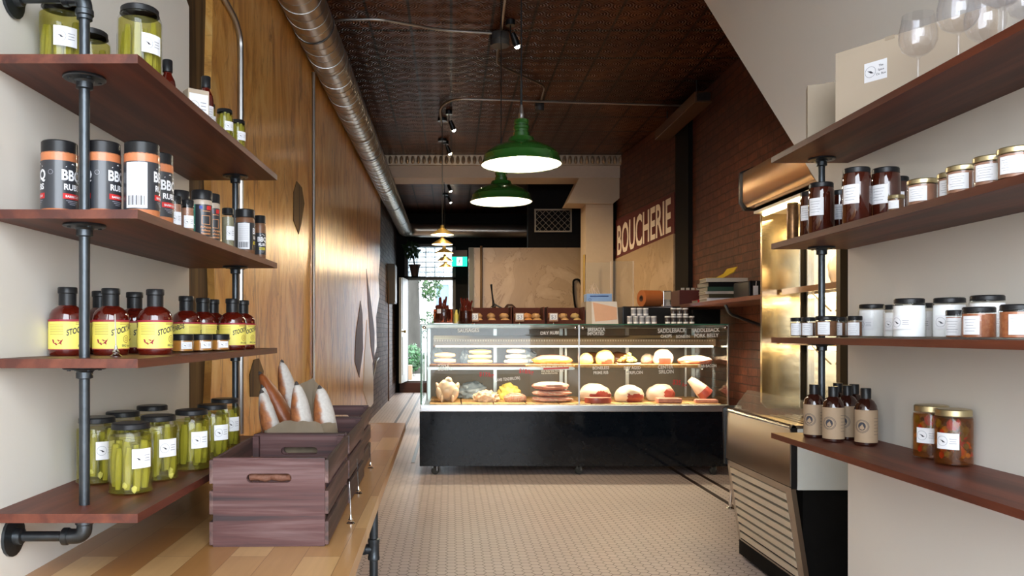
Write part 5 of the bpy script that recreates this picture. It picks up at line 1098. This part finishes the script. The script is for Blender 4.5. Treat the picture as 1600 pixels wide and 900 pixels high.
# ---------------------------------------------------------------- on top of the case
TP = GT + .0014
def top(px, y): return (PX(px, y), y, TP)
t = thing('white_tray', 'shallow white tray under the big jar at the left end of the case top', 'tray', top(697, 6.55)); MB().prism([(-.135, .022), (-.125, 0), (.095, 0), (.10, .022), (.096, .022), (.091, .004), (-.121, .004), (-.13, .022)], -.13, .13, 'y').build('tray_dish', plain('white_melamine', (.6, .62, .68), .3), t)
def bigjar(px, y, z, r, h, label, stick=None):
    t = thing('chilli_storage_jar', label, 'jar', (PX(px, y), y, z)); prof = [(0, 0), (r * .93, 0), (r, .01), (r, h * .78), (r * .86, h * .9), (r * .86, h)]
    MB().lathe(prof, 24).build('glass_body', glass, t); dm = pm('dried_red_chilli', (.045, .005, .003), .3, 0, var=(30, (.13, .015, .008)), coat=.4); b = MB(); rr = random.Random(int(px))
    for i in range(70):
        a = rr.uniform(0, 6.28); q = r * rr.uniform(.1, .78); a2 = rr.uniform(0, 6.28); z0 = rr.uniform(.01, h * .72); L = rr.uniform(.04, .08); dx = rr.uniform(-.35, .35) * .03; dz = rr.uniform(-.35, .35) * .03
        x, y_ = q * math.cos(a), q * math.sin(a); sc = min(1, (r * .85) / max(.001, math.hypot(x + dx, y_ + dz)))
        b.tube([(x, y_, z0), ((x + dx * .5) * sc, (y_ + dz * .5) * sc, z0 + L * .5), ((x + dx) * sc, (y_ + dz) * sc, min(z0 + L, h * .93))], [.006, .009, .003], 6)
    if stick:
        for i in range(stick): a = rr.uniform(0, 6.28); q = r * rr.uniform(0, .6); b.tube([(q * math.cos(a), q * math.sin(a), h * .5), (q * 1.05 * math.cos(a), q * 1.05 * math.sin(a), h * 1.0), (q * 1.3 * math.cos(a) + rr.uniform(-.01, .01), q * 1.3 * math.sin(a), h * rr.uniform(1.15, 1.45))], [.010, .012, .008], 6)
    stuff(b.build('chillies', dm, t)); MB().lathe([(0, .004), (r * .90, .004), (r * .96, .012), (r * .96, h * .72), (0, h * .72)], 24).build('red_oil', glassy('red_oil', (.55, .22, .12), .05, 1.2, 1, (.07, .012, .006), .5), t); return t
t = bigjar(693, 6.55, TP + .0045, .086, .165, 'large glass jar of dark red dried chillies standing on the white tray', 7)
b = MB(); mp = cylmap(.0865, R(-115), .10); lab_patch(b, mp, .035, .035, 4, 0); b.build('label', paper_w, t, flipfix=False)
bigjar(728, 6.52, TP, .055, .150, 'tall jar packed with upright red dried sausages beside the chilli jar', 26)
t = thing('yellow_bottle', 'slim yellow bottle between the two red jars', 'bottle', top(713, 6.62)); MB().lathe([(0, 0), (.018, 0), (.018, .08), (.010, .10), (.009, .12), (0, .12)], 14).build('bottle_body', plain('yellow_liquid', (.6, .5, .1), .1, coat=.5), t)
t = thing('tin_mug', 'steel canister topped with folded white paper behind the pastry box', 'canister', top(752, 7.1))
MB().lathe([(0, 0), (.048, 0), (.048, .085), (.044, .085), (.044, .01), (0, .01)], 20).build('canister_body', chrome, t); b = MB(); b.lathe([(0, .02), (.035, .02), (.052, .09), (.055, .14), (.05, .15), (.03, .13), (0, .12)], 10); b.build('paper_stack', paper_w, t)
t = thing('lever_juicer', 'cast iron lever juicer with upright handle on the case top', 'juicer', top(771, 7.08)); b = MB(); b.cyl((0, 0, 0), .05, .015, 20); b.tube([(0, .03, .01), (0, .035, .12), (0, .03, .22)], .010, 8); b.build('stand', iron, t)
b = MB(); b.lathe([(.015, .08), (.04, .11), (.042, .125), (.036, .125), (.012, .09)], 16); b.lathe([(0, .14), (.02, .14), (.03, .16), (0, .18)], 14); b.build('cup', chrome, t); b = MB(); b.tube([(0, .03, .20), (-.015, .0, .30), (-.02, -.01, .36)], [.008, .007, .010], 8); b.tube([(0, .02, .19), (.05, 0, .16), (.085, 0, .14)], [.008, .007, .009], 8); b.build('lever', iron, t)
def pastry_box(px0, px1, y, label, seed, cols):
    x0, x1 = PX(px0, y), PX(px1, y); w = x1 - x0; t = thing('pastry_crate', label, 'crate', (x0, y, TP), 0, 'dark wooden pastry boxes on the case')
    m = plain('dark_mahogany_box', (.075, .018, .010), .75, spec=.2)
    MB().box(0, w, 0, .26, 0, .008).build('box_base', m, t)
    for nm, bx in (('front_panel', (0, w, 0, .01, .008, .035)), ('back_panel', (0, w, .25, .26, .008, .145)), ('side_panel', (0, .01, .01, .25, .008, .145)), ('side_panel', (w - .01, w, .01, .25, .008, .145))): MB().box(*bx).build(nm, m, t)
    MB().box(.0105, w - .0105, .125, .249, .0085, .050).build('riser', m, t)
    rr = random.Random(seed); k = 0; n = int(w / .085)
    for row in range(2):
        for i in range(n):
            xx = .055 + i * (w - .11) / max(1, n - 1); yy = .065 + row * .12; L = rr.uniform(.035, .042); b = MB(); b.blob((0, 0, 0), (L, .036, .030), seed * 9 + k, .15, 2.5, 3, flat=.6); zm = min(v.co.z for v in b.bm.verts)
            zz = .0085 + (.0 if row == 0 else .042); o = b.build('pastry', cols[k % len(cols)], loc=(x0 + xx, y + yy, TP + zz - zm), rot=(0, 0, rr.uniform(-.3, .3)), angle=70)
            tag(o, 'small baked roll %s in the %s' % (['at the left', 'second from left', 'third from left', 'fourth from left', 'fifth from left', 'sixth from left'][i] + (' of the front row' if row == 0 else ' of the rear row'), label.split(' holding')[0]), 'pastry', 'rolls in the pastry boxes'); k += 1
tan = pm('tan_baked_crust', (.36, .17, .06), .5, 0, var=(20, (.55, .32, .13)), bmp=(30, .3)); pal = pm('pale_bun', (.50, .30, .12), .5, 0, var=(16, (.42, .30, .1)), bmp=(30, .2)); orn = pm('orange_bun', (.50, .16, .04), .5, 0, var=(16, (.6, .28, .08)), bmp=(30, .2))
pastry_box(738, 800, 6.62, 'left dark pastry box holding tan rolls', 3, [tan]); pastry_box(802, 851, 6.62, 'middle dark pastry box holding mixed buns', 5, [pal, orn, tan]); pastry_box(855, 914, 6.62, 'right dark pastry box holding orange buns', 8, [orn, tan, pal])
t = thing('round_brown_loaf', 'dark round loaf standing behind the pastry boxes', 'bread', top(797, 7.02)); b = MB(); b.blob((0, 0, 0), (.072, .06, .10), 5, .08, 2, 4, flat=.85); zm = min(v.co.z for v in b.bm.verts); b.build('loaf_body', plain('very_dark_crust', (.035, .012, .006), .4, coat=.3), t, loc=(0, 0, -zm), angle=70)
for px, l in ((741, 'price card on a stem before the left pastry box'), (812, 'price card on a stem before the middle pastry box'), (865, 'price card on a stem before the right pastry box')):
    y = 6.52; t = thing('price_card', l, 'price card', (PX(px, y), y, TP), 0, None); w = 14 * y / F / 2
    MB().box(-w, w, 0, .004, .022, .092, bev=.002).build('card_holder', plain('tan_holder', (.34, .20, .12), .5), t); b = MB(); b.box(-w * .8, w * .8, -.001, 0, .036, .086); b.build('card', paper_w, t); b = MB(); b.mesh('$3', .045, lambda p: (p[0], -.0016, p[1] + .045), 0, .01); b.build('price', ink_soft, t, flipfix=False)
    b = MB(); b.tube([(0, .002, .002), (0, .002, .03)], .003, 6); b.cyl((0, .002, 0), .012, .003, 12); b.build('stem', chrome, t)
t = thing('cardboard_box', 'peach and white carton open at the front on the case top', 'box', (PX(916.5, 6.6), 6.62, TP)); w = PX(967, 6.62) - PX(916.5, 6.62)
MB().prism([(0, 0), (w, 0), (w - .012, .19), (.0, .19)], 0, .26, 'y').build('carton_body', carton, t); b = MB(); b.prism([(.048, 0), (w - .002, 0), (w - .014, .188), (.045, .188)], -.002, 0, 'y'); b.build('front_flap', plain('white_card_flap', (.66, .60, .54), .6), t); b = MB(); b.prism([(.075, .022), (w - .012, .04), (w - .016, .14), (.055, .182)], -.0035, -.002, 'y'); b.build('peach_panel', plain('peach_card', (.66, .38, .24), .6), t)
z = TP + .1905; t = thing('blue_box', 'flat blue dispenser box lying on the peach carton', 'box', (PX(917, 6.64), 6.66, z)); w = PX(957, 6.66) - PX(917, 6.66)
MB().box(0, w, 0, .14, 0, .066, bev=.003).build('box_body', plain('pale_blue_box', (.20, .34, .62), .5), t); b = MB(); lab_ring(b, lambda p: (p[0], -.001, p[1]), .012, .003, .028, .014, 0, 0); b.box(.03, w - .03, -.001, 0, .04, .05); b.build('print', plain('dark_blue_print', (.03, .08, .28), .5), t, flipfix=False)
b = MB(); mm = plain('crinkled_clear_film', (.55, .42, .32), .15, coat=.6)
for i in range(5): b.tube([(.04 + i * .02, .05, .066), (.035 + i * .012, .05, .10 + .05 * math.sin(i * 2) ** 2), (.05 + i * .012, .06, .12 + .02 * i % .05)], [.006, .005, .001], 5)
b.build('film', mm, t)
for i, (a, c, l) in enumerate(((914, 955, 'clear acrylic screen standing behind the blue box'), (957, 990, 'clear acrylic screen right of the blue box'))):
    y = 7.15 + .03 * i; t = thing('acrylic_screen', l, 'screen', (PX(a, y), y, TP)); MB().box(0, PX(c, y) - PX(a, y), 0, .005, .0, PZ(410 if i == 0 else 408, y) - TP).build('screen_sheet', acrylic, t); b = MB(); W_ = PX(c, y) - PX(a, y); b.box(W_ - .006, W_, -.002, .007, 0, PZ(408, y) - TP); b.build('screen_edge', plain('acrylic_edge', (.6, .5, .42), .3), t)
# stacked little jars with white lids in cups
def tiny(px, z, y, label, dark):
    t = thing('sample_jar', label, 'jar', (PX(px, y), y, z), 0, 'stacks of tiny jars on the case top'); r = .0225
    MB().lathe([(0, 0), (r * .92, 0), (r, .003), (r, .050), (r * .9, .054)], 16).build('jar_body', plain('tiny_jar_dark', (.06, .05, .05), .15, coat=.5) if dark else plain('tiny_jar_grey', (.30, .30, .32), .15, coat=.5), t)
    MB().lathe([(0, .0545), (r * .92, .0545), (r, .056), (r, .064), (r * .9, .066), (0, .066)], 16).build('lid', paper_w, t); b = MB(); lab_patch(b, cylmap(r + .0004, R(-90), .012), .05, .014, 6, 0); b.build('label', paper_w, t, flipfix=False)
for nm, x0p, dark in (('left', 984, False), ('right', 1043, True)):
    for i in range(5): tiny(x0p + 9.4 * i, TP, 6.55, 'tiny white lidded jar, %s in the bottom row of the %s stack' % (['first', 'second', 'third', 'fourth', 'fifth'][i], nm), dark)
    for i in range(3): tiny(x0p + 9.4 * i + (6 if not dark else 9), TP + .0665, 6.55, 'tiny white lidded jar, %s in the top row of the %s stack' % (['first', 'second', 'third'][i], nm), dark)
t = thing('paper_slicer', 'black counter top till base behind the left stack of tiny jars', 'till', top(1000, 6.92)); b = MB(); b.box(PX(968, 6.92) - PX(1000, 6.92), PX(1058, 6.92) - PX(1000, 6.92), -.12, .2, 0, .155, bev=.01); b.build('till_body', black_pl, t); b = MB(); b.box(-.15, .25, -.121, -.12, .145, .15); b.build('trim_line', chrome, t)
t = thing('equipment_case', 'matt black equipment box behind the right stack of tiny jars', 'equipment', top(1090, 6.9)); MB().box(-.09, .16, -.12, .25, 0, .13, bev=.01).build('box_body', black_mt, t)
t = thing('orange_paper_roll', 'big roll of orange butcher paper lying on the black till base', 'paper roll', (PX(1016, 6.95), 6.95, TP + .156 + .072), 0); D = Vector((1, .35, 0)).normalized()
MB().lathe([(.028, -.09), (.072, -.09), (.072, .09), (.028, .09)], 28, ax=D).build('roll_paper', plain('orange_paper', (.42, .12, .03), .6), t); b = MB(); b.lathe([(.020, -.092), (.028, -.092), (.028, .092), (.020, .092), (.020, -.092)], 20, ax=D); b.build('core', plain('roll_core', (.10, .04, .02), .7), t)
t = thing('card_reader', 'small chrome framed card reader leaning beside the orange roll', 'card reader', (PX(1040, 6.86), 6.84, TP + .1555), 0); MB().box(-.025, .045, 0, .02, 0, .135, bev=.004).build('reader_body', chrome, t); MB().box(-.018, .038, -.002, 0, .06, .125).build('screen', carton_d, t)
# wall shelf with books at the right
t = thing('book_shelf_board', 'dark red wall shelf bracketed to the right brick wall', 'shelf', (0, 0, 0)); SBZ = 1.38
bx = 1.98
b = MB(); b.box(bx, XR - .0005, 4.4, 7.28, SBZ - .03, SBZ, bev=.003); b.build('shelf', shelf_wood, t)
for y in (4.8, 6.1): b = MB(); b.tube(bend([(XR - .01, y, SBZ - .2), (bx + .15, y, SBZ - .10), (bx + .12, y, SBZ - .031)], .05), .012, 8); b.build('bracket', iron, t)
bz = SBZ; specs = [(.030, .22, .30, red_p, 'red'), (.028, .2, .27, paper_w, 'white'), (.03, .21, .28, plain('olive_cover', (.05, .045, .02), .5), 'olive'), (.02, .22, .29, plain('cream_cover', (.5, .45, .4), .5), 'cream'), (.034, .22, .30, plain('dark_green_cover', (.02, .06, .04), .5), 'dark green'), (.036, .24, .31, black_pl, 'black'), (.03, .22, .32, plain('grey_cover', (.45, .42, .38), .5), 'grey topped')]
pages = plain('book_pages', (.22, .21, .19), .8)
for i, (h, w, L, m, nm) in enumerate(specs):
    if i == 0: x, y = 2.05, 6.62
    else: x, y = 1.99 + .012 * (i % 3), 6.22 + .015 * (i % 2)
    base = SBZ + .0005 if i == 0 else bz
    t = thing('book', '%s covered book lying %s on the wall shelf' % (nm, 'alone beside the stack' if i == 0 else ('lowest in the stack' if i == 1 else ('topmost, under the yellow folder,' if i == 6 else 'inside the stack, %s from the bottom' % ['', '', 'second', 'third', 'fourth', 'fifth'][i]))), 'book', (x, y, base), R(4 * ((i * 37) % 3 - 1)), 'books on the wall shelf')
    b = MB(); b.box(0, L, 0, w, 0, .003); b.box(0, L, 0, w, h - .003, h); b.box(0, L, 0, .004, .003, h - .003); b.build('cover', m, t); MB().box(.003, L - .003, .0045, w - .004, .0035, h - .0035).build('pages', pages, t)
    if i: bz += h + .0008
    else: bz = SBZ + .0005
t = thing('yellow_folder', 'bent yellow folder on top of the book stack', 'folder', (2.02, 6.24, bz + .0005), R(3)); b = MB(); b.prism([(0, 0), (.11, .0), (.20, .045), (.23, .09), (.225, .09), (.195, .05), (.108, .004), (0, .004)], 0, .20, 'y'); b.build('folder_sheet', plain('mustard_yellow', (.50, .34, .03), .5), t)
t = thing('black_radio', 'black boxy device with a hanging paper tag on the wall shelf', 'device', (2.13, 5.70, SBZ + .0005)); MB().box(0, .25, 0, .32, 0, .13, bev=.015).build('device_body', black_pl, t); b = MB(); b.box(.03, .065, -.006, -.003, .02, .09); b.build('paper_tag', paper_w, t); b = MB(); b.tube([(.045, -.004, .02), (.05, -.005, .10), (.055, .004, .125)], .002, 5); b.build('string', paper_w, t)
t = thing('wooden_file_box', 'reddish wooden file box with white tabs, left of the books on the wall shelf', 'box', (2.0, 6.98, SBZ + .0005)); MB().box(0, .30, 0, .27, 0, .13, bev=.003).build('box_body', plain('dark_red_box', (.07, .012, .008), .45), t); b = MB()
for i in range(6): b.box(.02 + i * .045, .05 + i * .045, .02, .024, .13, .15)
b.build('tabs', plain('white_tab', (.35, .33, .3), .6), t)
# items before the marble wall
t = thing('wall_pipe', 'thin vertical pipe in front of the left part of the marble wall', 'pipe', (PX(752, 11.45), 11.45, 0)); MB().tube([(0, 0, 1.0), (0, 0, MT + .02)], .018, 8).build('pipe_run', plain('brass_brown_pipe', (.10, .06, .03), .5, metal=.4), t)
o = MB().tube(bend([(PX(908, 11.45), 11.46, 1.0), (PX(896, 11.45), 11.46, PZ(460, 11.45)), (PX(896, 11.45), 11.46, PZ(437, 11.45)), (PX(905, 11.45), 11.46, PZ(436, 11.45)), (PX(912, 11.45), 11.46, PZ(455, 11.45))], .12), .014, 8).build('black_hose', black_mt); tag(o, 'black looped hose hanging at the right of the marble wall', 'hose')
o = MB().tube([(PX(913, 10.2), 10.2, .0), (PX(913, 10.2), 10.2, PZ(398, 10.2))], .016, 8).build('standing_rod', gold_m); tag(o, 'slender brass rod beside the left edge of the plaster pillar', 'rod')
t = thing('back_counter', 'dark wooden work counter behind the display case', 'counter', (.35, 9.2, 0)); MB().box(0, 1.8, 0, .6, 0, .86, bev=.004).build('cabinet', plain('dark_counter', (.05, .03, .02), .5), t); MB().box(-.02, 1.82, -.02, .62, .861, .9, bev=.004).build('worktop', steel, t)
# stool beyond the fridge
t = thing('low_stool', 'low stool with chrome feet mostly hidden behind the fridge', 'stool', (0, 0, 0))
for x, y in ((PX(1141, 5.13), 5.13), (2.14, 5.06), (2.08, 5.36)): b = MB(); b.tube([(x, y, .03), (x + (1.99 - x) * .2, y, .47)], .011, 10); b.lathe([(0, 0), (.024, 0), (.024, .006), (.010, .014), (.010, .035), (0, .035)], 14, (x, y, .0005)); b.build('leg', chrome, t)
MB().lathe([(0, .47), (.14, .47), (.145, .475), (.145, .49), (.14, .50), (0, .50)], 24, (2.0, 5.18, 0)).build('seat', black_mt, t)
# ================================================================ OPEN FRIDGE AT THE RIGHT
N, Fr = 3.27, 4.03; LX = 1.39; t = thing('open_fridge', 'stainless open front fridge with slatted grille behind the right shelves', 'fridge', (0, 0, 0))
b = MB(); b.prism([(LX, .50), (LX, .735), (LX + .012, .752), (LX + .06, .752), (LX + .06, .50)], N, Fr, 'y'); b.build('front_panel', steel, t)
b = MB(); b.tube([(LX + .012, N, .742), (LX + .012, Fr, .742)], .014, 10); b.build('bumper', chrome, t)
b = MB(); b.prism([(LX - .005, .47), (LX - .012, .75), (LX + .01, .765), (LX + .08, .765), (LX + .08, .47)], Fr + .001, Fr + .02, 'y'); b.build('end_trim', black_pl, t)
b = MB(); b.box(LX + .065, 2.38, N + .025, Fr - .005, .02, .70); b.build('lower_body', black_mt, t)
b = MB(); b.box(LX + .03, 2.38, N - .002, N + .024, .485, .74, bev=.006); b.build('white_side_panel', pm('white_enamel_panel', (.62, .64, .60), .35), t)
b = MB(); b.box(LX + .005, LX + .029, N - .003, N + .02, .49, .742); b.build('side_trim', black_pl, t)
# slanted louvre panel
xt, xb = LX + .004, LX + .066; zt, zb = .495, .085
def LP(z, off=0): return xt + (xb - xt) * (zt - z) / (zt - zb) + off
b = MB()
b.prism([(LP(zt), zt), (LP(zb), zb), (LP(zb) + .02, zb), (LP(zt) + .02, zt)], N, N + .06, 'y'); b.prism([(LP(zt), zt), (LP(zb), zb), (LP(zb) + .02, zb), (LP(zt) + .02, zt)], Fr - .035, Fr, 'y')
b.prism([(LP(zt), zt), (LP(zt - .03), zt - .03), (LP(zt - .03) + .02, zt - .03), (LP(zt) + .02, zt)], N + .06, Fr - .035, 'y'); b.prism([(LP(zb + .015), zb + .015), (LP(zb), zb), (LP(zb) + .02, zb), (LP(zb + .015) + .02, zb + .015)], N + .06, Fr - .035, 'y'); b.build('grille_frame', steel, t)
for i in range(9):
    z1 = zt - .036 - i * .0405; b = MB(); b.prism([(LP(z1), z1), (LP(z1 - .026) - .003, z1 - .026), (LP(z1 - .026) + .002, z1 - .028), (LP(z1) + .03, z1 + .006)], N + .061, Fr - .036, 'y'); b.build('louvre_slat', plain('cream_enamel_slat', (.58, .50, .38), .35), t)
MB().box(LX + .09, 2.3, N + .03, Fr - .02, .0005, .019).build('kick_base', black_mt, t)
# display well and glass
b = MB(); b.box(LX + .06, 1.83, N + .02, Fr - .01, .701, .716); b.build('well_deck', steel, t)
b = MB()
for i in range(9): b.box(LX + .10 + i * .038, LX + .115 + i * .038, N + .03, Fr - .02, .717, .722)
b.build('deck_grille', steel, t)
b = MB(); b.prism([(LX + .035, .753), (LX + .105, .845), (LX + .110, .845), (LX + .04, .753)], N + .03, Fr - .01, 'y'); b.build('glass_guard', acrylic, t)
ZH = CH + .634
for y0, nm in ((Fr - .012 + .012, 'far_end_panel'), (N - .003, 'near_end_panel')):
    y1 = y0 + .022; x0 = 1.573 if nm[0] == 'f' else 1.60
    prof = [(x0, ZH - .04), (x0, .78)] + [(1.62 + .06 * math.sin(a) * 0 + x, z) for a, x, z in ()] + [(x0 + .03, .75), (2.36, .75), (2.36, ZH + .15), (x0, ZH + .15)]
    b = MB(); b.prism(prof, y0, y1, 'y'); b.build(nm, steel_w if nm[0] == 'f' else plain('dark_end_panel', (.06, .045, .03), .4), t)
b = MB(); b.box(1.595, 1.622, N - .004, N + .03, .76, ZH - .02); b.build('front_post', plain('bronze_post', (.10, .075, .045), .4, metal=.6), t)
b = MB(); b.prism([(1.80, .75), (1.80, ZH)] + [(2.36, ZH), (2.36, .75)], N + .022, Fr - .001, 'y'); b.build('back_liner', steel_w, t)
for y in (Fr - .05, 3.62): MB().box(1.785, 1.80, y, y + .022, .75, ZH).build('shelf_upright', alu, t)
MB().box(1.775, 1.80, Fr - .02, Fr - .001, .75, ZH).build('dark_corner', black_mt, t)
for z in (CH + .195, CH - .055):
    b = MB(); b.prism([(1.66, z), (1.66, z + .028), (1.785, z + .028), (1.785, z + .016), (1.675, z + .012), (1.675, z)], N + .03, Fr - .03, 'y'); b.build('fridge_shelf', plain('shelf_front', (.30, .19, .12), .25, metal=.85), t)
    MB().tube([(1.76, N + .05, z - .014), (1.76, Fr - .12, z - .014)], .009, 8).build('shelf_tube', tube_y, t)
    b = MB()
    for y in (3.4, 3.75): b.tube([(1.79, y, z - .09), (1.70, y, z - .005)], .004, 5)
    b.build('shelf_bracket', steel, t)
    area('fridge_shelf_light', (1.74, 3.65, z - .03), (0, 0, 0), .04, .6, 1.1, (1, .70, .30))
# hood
b = MB(); b.prism([(1.470, ZH + .175), (1.470, ZH + .03), (1.490, ZH), (1.52, ZH - .005), (1.52, ZH + .005), (1.56, ZH + .05), (2.36, ZH + .05), (2.36, ZH + .20), (1.53, ZH + .20)], N, Fr, 'y'); b.build('hood', copper_m, t)
b = MB(); b.prism([(1.462, ZH + .182), (1.462, ZH + .03), (1.485, ZH - .012), (1.60, ZH - .012), (2.36, ZH + .04), (2.36, ZH + .21), (1.53, ZH + .21)], Fr + .001, Fr + .022, 'y'); b.build('hood_end_cap', black_pl, t)
b = MB(); b.box(1.53, 2.3, N + .02, Fr - .002, ZH - .03, ZH - .018); b.build('hood_light_plate', plain('white_enamel_plate', (.85, .78, .62), .4), t)
MB().tube([(1.56, N + .06, ZH - .040), (1.56, Fr - .06, ZH - .040)], .011, 8).build('hood_tube', tube_y, t)
area('fridge_hood_light', (1.60, 3.65, ZH - .06), (0, R(-12), 0), .10, .66, 3.2, (1, .72, .34))
t = thing('shelf_parcel', 'clear wrapped pale parcel on the upper fridge shelf', 'parcel', (1.74, 3.55, CH + .2235)); b = MB(); b.blob((0, 0, 0), (.04, .10, .085), 4, .25, 4, 3, flat=.7); zm = min(v.co.z for v in b.bm.verts); b.build('wrap', pm('clear_wrap', (.75, .62, .48), .12, 0, var=(30, (.9, .8, .7)), bmp=(40, .8), coat=.6), t, loc=(0, 0, -zm))
# ================================================================ PENDANT LAMPS
def green_lamp(px, y, py_rim, R_, label):
    z = PZ(py_rim, y); x = PX(px, y); t = thing('green_pendant_lamp', label, 'pendant lamp', (x, y, z)); k = R_ / .20
    o = [(.200, 0), (.203, .003), (.200, .008), (.190, .028), (.188, .045), (.175, .062), (.140, .085), (.100, .103), (.072, .112), (.066, .122), (.062, .135), (.040, .142), (.040, .160), (.036, .165), (.036, .176), (.040, .180), (.040, .192), (.035, .198), (.035, .206), (.038, .209), (.036, .224), (.012, .228)]
    o = [(r * k, z_ * k) for r, z_ in o]
    SHD = MB().lathe(o, 48).build('shade', lamp_green, t, angle=30)
    i = [(.198, .002), (.186, .028), (.184, .044), (.171, .059), (.136, .081), (.096, .099), (.060, .108), (0, .112)]; MB().lathe([(r * k, z_ * k) for r, z_ in i], 48).build('enamel_lining', enamel_in, SHD)
    b = MB(); b.lathe([(0, .035), (.018, .038), (.030, .052), (.032, .066), (.024, .082), (.014, .092), (0, .094)], 16); b.build('bulb', bulb_m, t)
    b = MB(); b.lathe([(.013, .225 * k), (.016, .230 * k), (.014, .24 * k), (.016, .25 * k), (.012, .262 * k), (.009, .29 * k), (.006, .30 * k)], 12); b.build('socket_collar', zinc, t)
    b = MB(); b.tube([(0, 0, .29 * k), (0, 0, .42)], .006, 8); b.tube([(0, 0, .42), (0, 0, ZC - z)], .0035, 6); b.cyl((0, 0, ZC - z - .03), .05, .03, 16); b.build('cord', iron, t)
    point('lamp_light', (x, y, z + .03), 7, (1, .88, .70), .035)
green_lamp(814.5, 4.0, 258, .2015, 'nearer and larger looking green enamel pendant lamp'); green_lamp(783, 5.2, 316, .2015, 'green enamel pendant lamp behind and below the nearer one')
for k, (y, py, l) in enumerate(((8.6, 367, 'gold pendant lamp nearest the front of the row of five'), (9.5, 382, 'second gold pendant lamp of the row of five'), (10.7, 396, 'third gold pendant lamp, in the middle of the row'), (11.9, 408, 'fourth gold pendant lamp of the row of five'), (13.2, 418, 'rearmost gold pendant lamp by the exit sign'))):
    px = 691 if k < 2 else 692 + k; x, z = PX(px, y), PZ(py, y); t = thing('gold_pendant_lamp', l, 'pendant lamp', (x, y, z), 0, None)
    MB().lathe([(.125, 0), (.127, .003), (.120, .008), (.075, .040), (.035, .062), (.024, .070), (.020, .10), (.008, .105)], 32).build('shade', gold_m, t); MB().lathe([(.123, .001), (.072, .036), (.03, .057), (0, .06)], 32).build('enamel_lining', enamel_in, t)
    b = MB(); b.blob((0, 0, .028), (.020, .020, .024), 1, 0, 1, 2); b.build('bulb', bulb_m, t); b = MB(); b.tube([(0, 0, .10), (0, 0, ZC - z)], .0045, 6); b.cyl((0, 0, ZC - z - .03), .05, .03, 14); b.build('cord', iron, t)
    point('lamp_light', (x, y, z + .012), 12, (1, .74, .42), .02)
